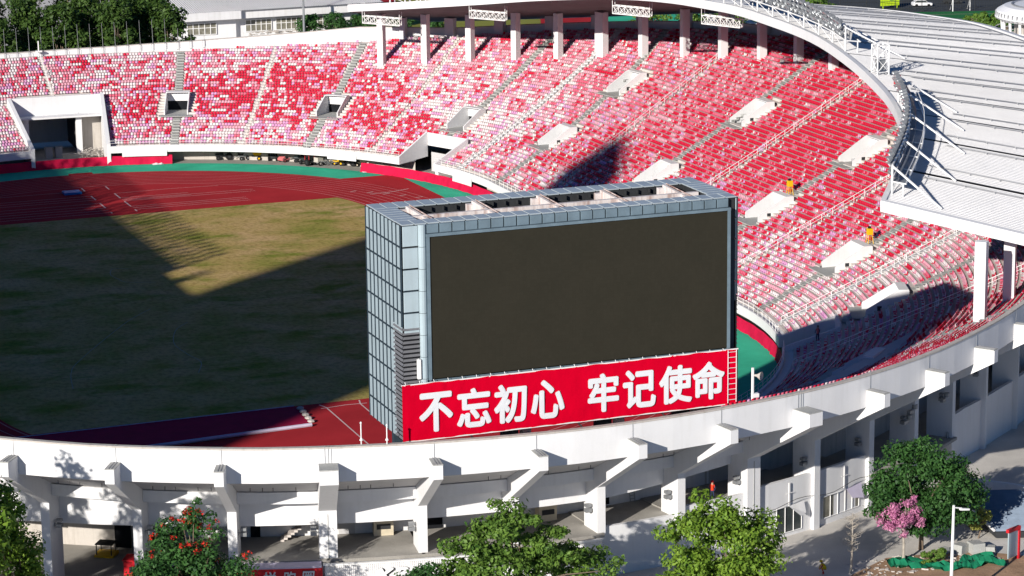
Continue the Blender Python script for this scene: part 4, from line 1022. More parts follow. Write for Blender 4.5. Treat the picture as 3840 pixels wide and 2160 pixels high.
# banner -----------------------------------------------------------------------------------------------------
bn = thing('banner', 'red banner with eight white Chinese characters below the scoreboard screen', 'banner', loc=(1.2, -120.2, 14.3))
BI = Matrix.Translation((-1.2, 120.2, -14.3))
def bnp(mb, name, mat):
    o = mb.build(name, mat, bn); o.matrix_parent_inverse = BI; return o
mb = MB(); nx = 130; gb = np.random.default_rng(2); wv = gb.normal(0, .012, (nx + 1, 13))
mb.grid([[V(-14.37 + 31.1 * i / nx, -120.2 + wv[i][j] + .02 * math.sin(i * .33 + .5 * j), 14.3 + 4.9 * j / 12 + (0.12 * i / nx) + (.04 * math.sin(i * .62) if j in (0, 12) else 0)) for i in range(nx + 1)] for j in range(13)]); mb.build; cl_ = bnp(mb, 'cloth', M_banner); cl_.data.polygons.foreach_set('use_smooth', [True] * len(cl_.data.polygons))
mb = MB(); mb.grid([[V(-14.37, -120.2, z), V(-14.1, -119.7, z)] for z in (14.3, 19.2)]); bnp(mb, 'side_hem', M_banner)
for ch_, x0, x1 in (('不', -12.92, -9.88), ('忘', -9.55, -6.42), ('初', -6.18, -3.15), ('心', -2.82, .30), ('牢', 2.45, 5.38), ('记', 5.74, 8.86), ('使', 9.16, 12.32), ('命', 12.34, 15.45)):
    m = Matrix(((1, 0, 0, x0), (0, 0, -1, -120.28), (0, 1, 0, 14.93 + .004 * (x0 + 13)), (0, 0, 0, 1)))
    o = put_text(ch_, m, x1 - x0, 3.45, 'character', M_letter, bn, 0.012, 0.115)
    o.parent = bn; o.matrix_parent_inverse = BI; o.matrix_basis = m
mb = MB()
for z0, dz in ((14.25, .12), (19.2, .12)): mb.tube(V(-14.4, -120.15, z0), V(16.8, -120.15, z0 + dz), .06, 5)
for x in (15.75, 16.55):
    mb.tube(V(x, -120.32, 14.4), V(x, -120.32, 19.3), .035, 5)
for i in range(10): mb.tube(V(15.75, -120.32, 14.8 + .48 * i), V(16.55, -120.32, 14.8 + .48 * i), .025, 4)
for i in range(24):
    x = -14 + i * 1.28; mb.tube(V(x, -120.15, 19.2), V(x, -119.9, 19.42), .03, 4)
bnp(mb, 'support_frame', M_steel)
# ------------------------------------------------------------------ vegetation
def leaf_cloud(name, centres, n, size, mat, parent, flat=0.0, seed=1):
    """many small two-sided leaves spread through clumps: centres = [(x, y, z, rx, ry, rz, weight)]"""
    g_ = np.random.default_rng(seed); C = np.array(centres, float); w = C[:, 6] / C[:, 6].sum(); idx = g_.choice(len(C), n, p=w)
    d = g_.normal(size=(n, 3)); d /= np.linalg.norm(d, axis=1)[:, None]; rad = g_.uniform(.35, 1.0, n) ** .6; rad *= 1 + .12 * g_.normal(size=n)
    pos_ = C[idx, :3] + d * rad[:, None] * C[idx, 3:6]
    a = d + g_.normal(scale=.55, size=(n, 3)) + np.array([0, 0, .45]); a /= np.linalg.norm(a, axis=1)[:, None]
    b = np.cross(a, g_.normal(size=(n, 3))); b /= np.linalg.norm(b, axis=1)[:, None]; c = np.cross(a, b)
    s = size * g_.uniform(.6, 1.35, n)[:, None]
    q = np.stack([pos_ - b * s * .32 - c * s * .1, pos_ + c * s * -.55, pos_ + b * s * .32 - c * s * .1, pos_ + c * s * .6 + a * s * .12], 1)
    me = bpy.data.meshes.new(name); me.vertices.add(n * 4); me.vertices.foreach_set('co', q.reshape(-1)); me.loops.add(n * 4); me.loops.foreach_set('vertex_index', np.arange(n * 4, dtype=np.int32))
    me.polygons.add(n); me.polygons.foreach_set('loop_start', np.arange(0, n * 4, 4, dtype=np.int32)); me.materials.append(mat); me.update(calc_edges=True)
    return link(name, me, parent)
def clumps(lobes, per, seed, k=.42):
    g_ = np.random.default_rng(seed); out = []
    for (x, y, z, rx, ry, rz) in lobes:
        for _ in range(per):
            d = g_.normal(size=3); d /= np.linalg.norm(d); t = g_.uniform(.45, .95); s = g_.uniform(.6, 1.25) * k
            out.append((x + d[0] * rx * t, y + d[1] * ry * t, z + d[2] * rz * t, rx * s, ry * s, rz * s * .9, (rx * ry * rz) ** .66 * s))
    return out
def tree(name, label, cat, base, lobes, n, size, mat, bark=None, per=16, seed=1, trunk_r=.25, group=None, flowers=None, k=.42):
    t = thing(name, label, cat, group)
    g_ = np.random.default_rng(seed + 99); B = Vector(base); top = max(lobes, key=lambda l: l[2]); tr_ = MB()
    mid = Vector((sum(l[0] for l in lobes) / len(lobes), sum(l[1] for l in lobes) / len(lobes), min(l[2] - l[5] * .3 for l in lobes)))
    if mid.z < B.z + .8: mid.z = B.z + .8
    tr_.tube(B, B.lerp(mid, .5) + V(.1, .05, 0), trunk_r, 7, trunk_r * .8); tr_.tube(B.lerp(mid, .5) + V(.1, .05, 0), mid, trunk_r * .8, 7, trunk_r * .6)
    cl = clumps(lobes, per, seed, k)
    for c in cl[::max(1, len(cl) // 14)]:
        e = Vector(c[:3]); m_ = mid.lerp(e, .5) + V(g_.normal() * .2, g_.normal() * .2, .3); tr_.tube(mid, m_, trunk_r * .45, 5, trunk_r * .28); tr_.tube(m_, e, trunk_r * .28, 4, trunk_r * .08)
    tr_.build('trunk', bark or M_bark, t)
    leaf_cloud('crown', cl, n, size, mat, t, seed=seed)
    if flowers:
        fm, fn, fs = flowers; sub = [c for c in cl if g_.random() < .45] or cl
        sub = [(c[0], c[1], c[2] + c[5] * .35, c[3] * .9, c[4] * .9, c[5] * .8, c[6]) for c in sub]
        spots_ = []
        for c in sub:
            for _ in range(3): d = g_.normal(size=3); d /= np.linalg.norm(d); d[2] = abs(d[2]); d[1] = -abs(d[1]); spots_.append((c[0] + d[0] * c[3], c[1] + d[1] * c[4], c[2] + d[2] * c[5], .28, .28, .2, 1))
        leaf_cloud('blossom', spots_, fn, fs, fm, t, seed=seed + 5)
    return t
# foreground trees along the facade
tree('leafy_tree', 'bright green tree cut by the left edge beside the facade', 'tree', (-48.0, -126.3, G0), [(-49.0, -126.3, 14.2, 1.7, 1.8, 3.2), (-48.4, -126.0, 10.2, 1.9, 2.0, 2.8), (-47.3, -126.6, 6.6, 2.0, 2.0, 3.2), (-48.8, -126.6, 4.0, 2.4, 2.2, 3.5), (-50.2, -126, 11, 2.2, 2.2, 3)], 15000, .30, ML_light, seed=3)
tree('flame_tree', 'dark green tree dotted with red flowers in front of the left facade', 'tree', (-34.6, -125.4, G0), [(-34.4, -125.2, 9.6, 3.0, 2.8, 2.6), (-35.6, -125.4, 6.6, 4.0, 3.0, 2.6), (-32.6, -125.4, 6.0, 3.4, 3.0, 2.8), (-33.8, -125.2, 11.6, 1.5, 1.4, 1.5), (-34.4, -125.6, 3.2, 4.2, 3.2, 2.4)], 15000, .30, ML_dark, seed=5, flowers=(ML_red, 900, .24))
tree('leafy_tree', 'low dark green tree left of the red-flowered one', 'tree', (-38.6, -126.8, G0), [(-38.4, -126.6, 6.6, 2.6, 2.2, 2.2), (-39.6, -126.8, 4.6, 2.4, 2.2, 2.2), (-36.8, -126.8, 3.8, 2.4, 2.0, 2.4)], 7000, .30, ML_dark, seed=8)
tree('leafy_tree', 'wide spreading green tree below the left part of the red banner', 'tree', (-9.6, -133.8, G0), [(-10.0, -133.6, 10.2, 2.9, 2.6, 2.2), (-12.6, -133.2, 8.2, 3.0, 2.6, 2.0), (-7.4, -133.2, 8.6, 3.2, 2.8, 2.0), (-14.6, -133.4, 6.6, 2.6, 2.4, 1.8), (-10.2, -134, 6.6, 4.6, 3.0, 2.2), (-4.8, -132.8, 6.8, 2.6, 2.4, 1.8), (-2.2, -132.2, 5.4, 2.6, 2.2, 1.6)], 17000, .34, ML_mid, seed=11, k=.36)
tree('leafy_tree', 'small dark green tree in front of the corrugated hoarding', 'tree', (-17.6, -133.4, G0), [(-17.6, -133.4, 6.4, 2.2, 2.0, 1.5), (-18.6, -133.4, 4.6, 2.4, 2.0, 1.8), (-15.6, -133.6, 4.8, 2.2, 2.0, 1.7)], 7000, .28, ML_dark, seed=13)
tree('leafy_tree', 'dense bright green tree in front of the white lower wall', 'tree', (8.8, -133.9, G0), [(8.4, -133.8, 9.4, 2.6, 2.4, 2.1), (6.0, -133.8, 7.6, 2.5, 2.4, 1.9), (10.6, -133.8, 7.8, 3.0, 2.6, 2.3), (8.6, -134.2, 5.8, 4.4, 3.0, 2.4), (12.2, -133.9, 5.0, 2.8, 2.6, 2.4), (6.4, -134, 3.8, 3.0, 2.6, 2.4), (10, -134.2, 2.6, 3.8, 2.8, 2.4)], 20000, .32, ML_light, seed=17)
tree('leafy_tree', 'large rounded dark green tree behind the white lamp post', 'tree', (34.6, -121.6, G0), [(34.4, -121.6, 7.8, 3.2, 3.0, 2.2), (36.4, -121.8, 5.6, 3.4, 3.0, 2.8), (31.8, -121.6, 5.2, 2.9, 2.6, 2.4), (34.6, -122.2, 4.6, 4.2, 3.2, 2.8), (37.6, -122, 3.4, 2.9, 2.6, 2.4), (30.6, -121.8, 4.0, 2.0, 2.0, 1.8), (35, -122.4, 2.4, 3.8, 3.0, 2.0)], 20000, .32, ML_dark, seed=19)
tree('blossom_tree', 'small tree covered in pink blossom beside the large green tree', 'tree', (31.4, -124.2, G0), [(31.0, -124.3, 3.6, 1.5, 1.3, 1.3), (29.8, -124.3, 3.2, 1.1, 1.1, 1.0), (31.9, -124.4, 2.6, 1.5, 1.3, 1.2), (32.2, -124.3, 4.2, 1.1, 1.0, .9)], 3600, .20, ML_pink, bark=M_barkp, seed=23, trunk_r=.16, per=12)
tree('leafy_tree', 'dark tree at the right edge beside the shaded facade', 'tree', (67.0, -99.5, G0), [(66.4, -99.3, 6.4, 2.8, 2.6, 2.2), (65.2, -100.2, 4.0, 2.4, 2.2, 1.8), (68.5, -100, 5.0, 3.0, 2.6, 2.6), (67.5, -99.6, 9.0, 2.6, 2.4, 2.2)], 9000, .32, ML_dark, seed=27)
tree('shrub', 'pale yellow-green shrub right of the large green tree', 'shrub', (41.0, -120.8, G0), [(41.0, -120.8, .6, 1.2, 1.0, 1.0), (41.7, -120.6, 1.1, .9, .8, .8)], 1800, .2, ML_yel, seed=31, trunk_r=.08, per=8)
tree('shrub', 'green shrub at the foot of the large green tree', 'shrub', (34.0, -125.6, G0), [(34.0, -125.6, -.1, 1.1, .9, .8), (32.9, -125.8, -.3, .7, .6, .6)], 1500, .2, ML_mid, seed=33, trunk_r=.06, per=8)
bs = thing('bare_sapling', 'leafless grey sapling standing before the white lower wall', 'tree'); mb = MB(); g_ = np.random.default_rng(4)
b0 = V(25.6, -125.2, G0); mb.tube(b0, b0 + V(.1, 0, 2.4), .11, 6, .08); mb.tube(b0 + V(.1, 0, 2.4), b0 + V(.15, .1, 5.6), .08, 5, .02); mb.build('trunk', M_barkp, bs); mb = MB()
for i in range(46):
    z = g_.uniform(1.6, 5.2); a = g_.uniform(0, 6.28); l = g_.uniform(.5, 1.5) * (1.2 - z / 7); s = b0 + V(.12, .05, z); e = s + V(math.cos(a) * l, math.sin(a) * l, l * .5); mb.tube(s, e, .028, 4, .01); 
    for _ in range(3): f = s.lerp(e, g_.uniform(.4, .95)); mb.tube(f, f + V(g_.normal() * .3, g_.normal() * .3, .25), .015, 3, .006)
mb.build('branches', M_barkp, bs)
# trees behind the far rim
FT_ = [(-9, 160, 15, 4.6), (-2.5, 163, 17, 4.6), (3.5, 159, 16, 4.4), (9.5, 164, 18, 4.6), (15, 160, 17, 4.4), (20.5, 165, 18.5, 4.6), (26, 161, 17.5, 4.4), (31, 166, 18, 4.4), (35.5, 162, 16.5, 4.0), (-5, 176, 21, 5.5), (4, 178, 22, 5.5), (13, 177, 22, 5.5), (22, 178, 23, 5.5), (30, 177, 22, 5.5), (36, 176, 21, 4.6)]
for i, (x, y, h, w_) in enumerate(FT_):
    L_ = [(x, y, h * .28, w_ * .95, w_ * .8, h * .28), (x + .6, y, h * .58, w_, w_ * .8, h * .27), (x - .6, y, h * .85, w_ * .8, w_ * .7, h * .2)]
    tree('evergreen_tree', f'dense evergreen tree, {ORD[i % 9]} from the left in the ' + ('front' if i < 9 else 'taller rear') + ' row beyond the far rim', 'tree', (x, y, G0), L_, 6500, .62, ML_far, seed=40 + i, per=16, trunk_r=.3, group='evergreens beyond the far rim', k=.40)
for i, (x, y, h) in enumerate([(-60, -129, 23), (-66.5, -126, 22), (-73, -129, 24), (-54.5, -131.5, 21)]):
    tree('leafy_tree', ['second', 'third', 'leftmost', 'nearest'][i] + ' of the trees just outside the left edge of the picture', 'tree', (x, y, G0), [(x, y, h * .4, 4.4, 4, h * .2), (x + .5, y, h * .65, 4.2, 3.8, h * .18), (x - .4, y, h * .88, 2.6, 2.4, h * .12)], 8000, .42, ML_light, seed=140 + i, group='trees outside the left edge', k=.36)
for i, (x, y, r_, h) in enumerate([(80.5, 226, 2.6, 4.2), (86, 226.5, 3.0, 4.4), (91.5, 227, 2.6, 3.6), (96.5, 227, 2.6, 2.6), (101, 226, 2.8, 2.4), (108, 224, 2.2, 3.2)]):
    tree('round_bush', f'clipped round dark bush, {ORD[i]} from the left below the white building', 'bush', (x, y, G0), [(x, y, h * .4, r_, r_, h * .5), (x + .5, y, h * .7, r_ * .75, r_ * .7, h * .35)], 2600, .42, ML_dark, seed=60 + i, per=12, trunk_r=.12, group='round bushes below the white building')
for i, (x, y, h) in enumerate([(158, 205, 5), (166, 203, 6), (174, 199, 6), (182, 194, 6.5), (150, 208, 4)]):
    tree('evergreen_tree', f'leafy tree seen between the roof columns, {ORD[i]} from the left', 'tree', (x, y, G0), [(x, y, h * .4, 4.4, 4, h * .5), (x + 1, y, h * .8, 3.6, 3.4, h * .3)], 3000, .5, ML_mid, seed=80 + i, per=12, trunk_r=.2, group='trees seen between the roof columns')
for i, (x, y, h, r_) in enumerate([(214.5, 178.5, 3.6, 2.6), (217.5, 175.5, 4.0, 2.8), (211.5, 179.5, 2.6, 2.0)]):
    tree('evergreen_tree', f'small tree beside the round pavilion, {ORD[i]} one', 'tree', (x, y, G0), [(x, y, h * .5, r_, r_, h * .5)], 2400, .45, ML_mid, seed=90 + i, per=14, trunk_r=.15, group='small trees beside the round pavilion')

# ------------------------------------------------------------------ beyond the stadium
mb = MB(); mb.poly([V(86, 236, -.96), V(125, 214, -.96), V(150, 218, -.96), V(160, 300, -.96), V(150, 420, -.96), V(95, 420, -.96)]); kind(mb.build('lawn', M_lawn), 'structure')
mb = MB(); mb.poly([V(128, 214, -.92), V(139, 210, -.92), V(158, 255, -.92), V(146, 262, -.92)]); mb.poly([V(96, 268, -.92), V(116, 262, -.92), V(122, 330, -.92), V(98, 330, -.92)]); kind(mb.build('practice_track', M_track), 'structure')
mb = MB(); mb.poly([V(140, 210, -.92), V(160, 200, -.92), V(176, 240, -.92), V(158, 250, -.92)]); kind(mb.build('practice_court', M_green), 'structure')
mb = MB(); mb.poly([V(188, 190, -.93), V(270, 150, -.93), V(290, 186, -.93), V(206, 214, -.93)]); kind(mb.build('training_pitch', M_turf), 'structure')
mb = MB(); mb.poly([V(180, 216, -.95), V(206, 212, -.95), V(292, 184, -.95), V(330, 260, -.95), V(200, 320, -.95)]); kind(mb.build('access_road', M_asph), 'structure')
mb = MB()
for a, b in (((206, 209), (288, 182)), ((209, 200), (285, 173)), ((230, 168), (243, 203))): strip(mb, [a, b], .22, -.90)
kind(mb.build('training_pitch_lines', M_line), 'structure')
gl = MB()
for x in (223.1, 227.4): gl.tube(V(x, 208.3, G0), V(x, 208.3, 1.9), .12, 5); gl.tube(V(x + .8, 211, G0), V(x, 208.3, 1.9), .06, 4)
gl.tube(V(223.1, 208.3, 1.9), V(227.4, 208.3, 1.9), .12, 5); tag(gl.build('football_goal', M_steel), 'white football goal on the green training pitch', 'goal')
fe = thing('mesh_fence', 'tall dark mesh fence along the far side of the training pitch', 'fence')
for i in range(16):
    x = 200 + i * 5.6; y = 214.5 - (x - 206) * .33 + (0 if x > 206 else 1); mb = MB(); mb.tube(V(x, y, G0), V(x, y, 3.0), .08, 5); mb.build('fence_post', M_dark, fe)
mb = MB()
for z in (-.2, 1.4, 2.9): mb.tube(V(200, 216.5, z), V(290, 186.8, z), .05, 4)
for i in range(180): x = 200 + i * .5; y = 216.5 - (x - 200) * .33; mb.tube(V(x, y, G0), V(x, y, 2.9), .018, 3, cap=False)
mb.build('fence_mesh', M_dark, fe)
sgm = thing('roadside_sign', 'lime green board with dark lettering behind the roof edge', 'sign'); mb = MB(); mb.box((213.2, 219.0, 1.2), (4.6, .3, 3.0)); mb.tube(V(211.5, 219, G0), V(211.5, 219, 0), .12, 5); mb.tube(V(215, 219, G0), V(215, 219, 0), .12, 5); mb.build('sign_board', M_lime, sgm)
mb = MB(); mb.box((213.6, 218.8, 1.1), (.9, .1, .5)); mb.box((214.6, 218.8, 1.3), (.5, .1, .3)); mb.build('sign_mark', M_net, sgm)
def car(x, y, rz, mat, label):
    t = thing('parked_car', label, 'car', 'cars behind the training pitch fence'); F = Matrix.Translation((x, y, G0)) @ Matrix.Rotation(rz, 4, 'Z')
    mb = MB(); mb.prism([(-2.2, .3), (2.2, .3), (2.25, .75), (1.3, .9), (.7, 1.45), (-1.3, 1.5), (-2.1, .95), (-2.25, .7)], -.88, .88, F); mb.build('body', mat, t)
    mb = MB(); mb.prism([(1.15, .95), (.66, 1.38), (-1.2, 1.42), (-1.8, .98)], -.9, .9, F); mb.build('windows', M_glass, t)
    for sx in (-1.35, 1.4):
        for sy in (-.85, .85):
            mb = MB(); mb.tube(F @ V(sx, sy - .12, .33), F @ V(sx, sy + .12, .33), .33, 10); mb.build('wheel', M_black, t)
    for sy in (-.6, .6): mb = MB(); mb.box((2.2, sy, .68), (.1, .35, .15), 0, F); mb.build('headlight', M_lamp, t)
car(221.5, 219.5, -.3, M_white, 'white car parked behind the fence by the training pitch'); car(230, 221, -.35, M_dark, 'dark car parked behind the football goal')
# long white building with windows
wb = thing('white_building', 'long white hall with grey ribbed roof and strip windows behind the far rim', 'building')
mb = MB(); mb.box((59.8, 238, 1.4), (13.4, 12, 4.8)); mb.box((80, 240, 1.4), (27, 14, 4.8)); mb.hexa([V(66.2, 232, G0), V(67.5, 233, G0), V(67.5, 240, G0), V(66.2, 240, G0)], [V(66.2, 232, 3.8), V(67.5, 233, 3.8), V(67.5, 240, 3.8), V(66.2, 240, 3.8)]); mb.build('wall', M_white, wb)
mb = MB(); mb.box((58.6, 237, 4.7), (17.0, 14.5, 1.7)); mb.box((81.5, 239, 4.6), (33, 16.5, 1.7)); mb.build('eaves_fascia', M_white2, wb)
rf = MB(); rf.poly([V(48, 229.6, 5.6), V(98.5, 230.4, 5.5), V(98.5, 262, 8.8), V(48, 262, 9.2)])
for i in range(100): x = 48.2 + i * .5; rf.hexa([V(x, 229.8, 5.6), V(x + .12, 229.8, 5.6), V(x + .12, 262, 9.15), V(x, 262, 9.15)], [V(x, 229.8, 5.75), V(x + .12, 229.8, 5.75), V(x + .12, 262, 9.3), V(x, 262, 9.3)])
rf.build('ribbed_roof', M_rib, wb)
for x0, x1, y in ((56.0, 62.2, 231.9), (68.8, 74.4, 232.9), (75.4, 81.0, 232.9), (82.2, 88.0, 232.9)):
    w_ = MB(); w_.box(((x0 + x1) / 2, y, 1.9), (x1 - x0, .12, 2.4)); wo_ = w_.build('window', M_glassb, wb); fm = MB(); n = 5
    for i in range(n + 1): x = x0 + (x1 - x0) * i / n; fm.box((x, y - .1, 1.9), (.14, .12, 2.5))
    for z in (.7, 2.1, 3.1): fm.box(((x0 + x1) / 2, y - .1, z), (x1 - x0, .1, .12))
    fm.build('window_frame', M_steel, wo_)
mb = MB()
for i in range(60): x = 68.5 + random.random() * 12; mb.box((x, 229.5 + random.random() * 2, .2 + random.random() * .8), (random.uniform(.3, 1.2), .2, .15), 0, None)
kind(tag(mb.build('rubble_heap', M_offwhite), 'heap of pale rubble along the foot of the white hall', 'rubble'), 'stuff')
lp = MB(); lp.tube(V(78.9, 224, G0), V(78.9, 224, 14), .28, 8, .18); lp.box((78.9, 224, 13.6), (1.6, .3, .2)); tag(lp.build('light_pole', M_grey), 'tall grey light pole in front of the white hall', 'light pole')
# round pavilion with a striped rim
rp = thing('round_pavilion', 'round white pavilion roof with striped rim at the right edge', 'building'); c = (214.5, 149.0)
mb = MB(); mb.lathe([(12.6, 5.0), (13.4, 5.6), (13.0, 6.9), (11.6, 7.7), (9.6, 7.9), (.2, 8.2)], (c[0], c[1], 0), 48); mb.build('roof_disc', M_roof, rp)
mb = MB(); mb.box((0, 0, 0), (.25, .35, 1.3)); rib_me = mb.mesh('rim_rib', M_gutter)
for i in range(64):
    a = 2 * math.pi * i / 64; o = link('rim_rib', rib_me, rp); o.matrix_world = frame(V(c[0] + 13.2 * math.cos(a), c[1] + 13.2 * math.sin(a), 5.95), (math.cos(a), math.sin(a), 0))
mb = MB(); mb.lathe([(10.2, 7.93), (10.2, 8.1), (9.8, 8.1)], (c[0], c[1], 0), 48); mb.build('roof_ring', M_gutter, rp)
mb = MB(); mb.lathe([(9.5, G0), (9.5, 5.2)], (c[0], c[1], 0), 32); mb.build('wall', M_offwhite, rp)
for i in range(24):
    a = 2 * math.pi * i / 24; mb = MB(); mb.tube(V(c[0] + 11.5 * math.cos(a), c[1] + 11.5 * math.sin(a), G0), V(c[0] + 12 * math.cos(a), c[1] + 12 * math.sin(a), 5.3), .3, 6); mb.build('pillar', M_white, rp)
mb = MB()
for z in (1.5, 2.3, 3.1): mb.path([V(c[0] + 13.4 * math.cos(a), c[1] + 13.4 * math.sin(a), z) for a in np.linspace(0, 6.283, 33)], .1, 4)
mb.build('gallery_rail', M_steel, rp)
# flagpoles on the far rim
for i in range(17):
    X = -1.9 + 2.02 * i; uu_ = U - R0 * math.asin(max(-1, min(1, X / 81.3))); r, z = rim(uu_); q = P(uu_, r - .6, z); F = FR(uu_, r - .55, z)
    fp = MB(); hgt = 4.1 if i < 14 else 2.4 - .4 * (i - 14)
    fp.tube(q + V(0, 0, -1.2), q + V(-.12, 0, hgt), .04, 5, .025); fp.path([F @ V(0, 0, .1), F @ V(-.6, .25, .1), F @ V(-.6, .25, -1.1), F @ V(0, 0, -1.2)], .03, 4)
    tag(fp.build('flagpole', M_grey), f'bare metal flagpole on the far rim, {ORD[i]} from the left', 'flagpole', 'flagpoles on the far rim')
lm = MB(); lm.tube(V(3.5, 122.4, 14.0), V(3.5, 122.4, 16.6), .1, 6); lm.box((3.5, 122.3, 14.9), (1.0, .5, .25)); tag(lm.build('signal_post', M_steel), 'short white post on the far rim above the tunnel stair', 'post')
# office tower whose shadow falls across the pitch
e_a = V(math.sin(SUN_AZ), math.cos(SUN_AZ), 0); e_n = V(math.cos(SUN_AZ), -math.sin(SUN_AZ), 0)
def TN(n, a, z): return e_n * n + e_a * a + V(0, 0, z)
ot = thing('office_tower', 'tall glass office tower with a stepped crown, outside the picture', 'building')
def tblk(n0, n1, a0, a1, z0, z1, nt0=None, nt1=None):
    mb = MB(); nt0 = n0 if nt0 is None else nt0; nt1 = n1 if nt1 is None else nt1
    mb.hexa([TN(n0, a0, z0), TN(n1, a0, z0), TN(n1, a1, z0), TN(n0, a1, z0)], [TN(nt0, a0, z1), TN(nt1, a0, z1), TN(nt1, a1, z1), TN(nt0, a1, z1)]); return mb
tan_el = math.tan(SUN_EL); A1 = -300.0
tblk(-2.3, 42.8, A1 - 32, A1, G0, (52 - A1) * tan_el).build('tower_shaft', M_tower, ot)
tblk(12.0, 26.5, A1 - 28, A1, (52 - A1) * tan_el, (88 - A1) * tan_el, 13.0, 25.0).build('tower_crown', M_tower, ot)
tblk(14.0, 24.0, A1 - 20, A1, (88 - A1) * tan_el, (103 - A1) * tan_el, 17.0, 20.0).build('tower_top', M_tower, ot)

# ------------------------------------------------------------------ on the track and along the stands
def cloth(u0, u1, label, cat='barrier'):
    mb = MB(); n = int((u1 - u0) / .55); rows = [[], [], []]
    for i in range(n + 1):
        u = u0 + (u1 - u0) * i / n; w_ = .05 * math.sin(i * 2.4) + .04 * math.sin(i * .9 + 1)
        rows[0].append(P(u, 53.25 + w_ * 1.5 - (.1 if i % 5 == 0 else 0), .02)); rows[1].append(P(u, 53.4 + w_, .75)); rows[2].append(P(u, 53.55, 1.42 + .03 * math.sin(i * .8)))
    mb.grid(rows); return tag(mb.build('cloth_barrier', M_cloth, None, True), label, cat)
cloth(109.0, 152.0, 'red cloth barrier in front of the far tunnel')
cloth(-69.0, 76.3, 'long red cloth barrier curving along the right-hand stand')
def sheet(u0, u1, z0, z1, label):
    mb = MB(); rows = [[], []]
    for i in range(9): u = u0 + (u1 - u0) * i / 8; rows[0].append(P(u, 53.12, z0)); rows[1].append(P(u, 53.2, z1))
    mb.grid(rows); tag(mb.build('white_sheet', M_white), label, 'sheet')
sheet(109.8, 117.0, 1.35, 2.35, 'white sheet hung on the parapet above the left red cloth'); sheet(49.2, 55.0, 1.2, 2.5, 'white sheet hung on the parapet right of the stand gate'); sheet(77.0, 82.5, 1.6, 2.6, 'white sheet hung on the parapet above the parked machines')
for x, y, lab in ((44.2, 73.2, 'crumpled white sheet at the end of the long red barrier'), (15.8, 93.2, 'crumpled white sheet at the middle of the left red barrier')):
    mb = MB(); g_ = np.random.default_rng(int(x)); rows = []
    for i in range(6): rows.append([V(x - .9 + .36 * i, y - .9 + .3 * j, .05 + max(0, .28 * g_.random() * (1 if 0 < i < 5 and 0 < j < 4 else 0))) for j in range(5)])
    mb.grid(rows); mb.box((x + .3, y + .5, .7), (.22, .2, 1.3)); tag(mb.build('crumpled_sheet', M_white2), lab, 'sheet')
cz = thing('red_carpet', 'long dark red carpet strip unrolled over the track at the near end', 'carpet')
mb = MB(); mb.poly([V(-38, -55.7, .03), V(-5.2, -55.0, .03), V(-5.6, -63.4, .03), V(-38, -66.2, .03)]); mb.build('carpet_cloth', M_carpet, cz)
mb = MB(); mb.tube(V(-5.8, -63.5, .2), V(-38, -66.3, .2), .2, 7); mb.build('rolled_edge', M_lilac, cz)
mb = MB(); mb.tube(V(-5.3, -55.1, .06), V(-38, -55.8, .06), .07, 5); mb.build('edge_tape', M_lilac, cz)
for i in range(5):
    mb = MB(); mb.lathe([(.05, .35), (.35, .25), (.42, .1), (.3, 0)], (-5.0 - .1 * i, -56.6 - 1.35 * i, .02), 7); tag(mb.build('sandbag', M_offwhite), f'grey sandbag weighing down the carpet end, {ORD[i]} from the back', 'sandbag', 'sandbags on the carpet end')
mt = MB(); mt.box((-1.9, 74.3, .16), (2.6, 2.2, .28)); mt.box((-1.9, 74.3, .32), (2.5, 2.1, .05)); tag(mt.build('landing_mat', M_blue), 'blue landing mat on the shaded far track', 'mat')
# rubble heap in the tunnel mouth
mb = MB(); g_ = np.random.default_rng(12)
for i in range(70):
    q = V(8.2 + g_.normal() * 1.5, 104.0 + g_.normal() * .8, .1 + abs(g_.normal()) * .55); d = V(g_.normal(), g_.normal(), g_.normal() * .4).normalized() * g_.uniform(.5, 1.5); mb.tube(q - d, q + d, .06, 4)
kind(tag(mb.build('scrap_heap', M_offwhite), 'heap of pale scrap metal beside the far tunnel mouth', 'scrap'), 'stuff')
for i, x in enumerate((1.0, 2.6)):
    mb = MB(); mb.box((x, 105.5, .85), (1.1, 1.0, 1.7)); mb.box((x, 105.4, 1.75), (1.2, 1.1, .12)); tag(mb.build('storage_box', M_grey), ['left', 'right'][i] + ' of two grey boxes standing in the far tunnel', 'box')
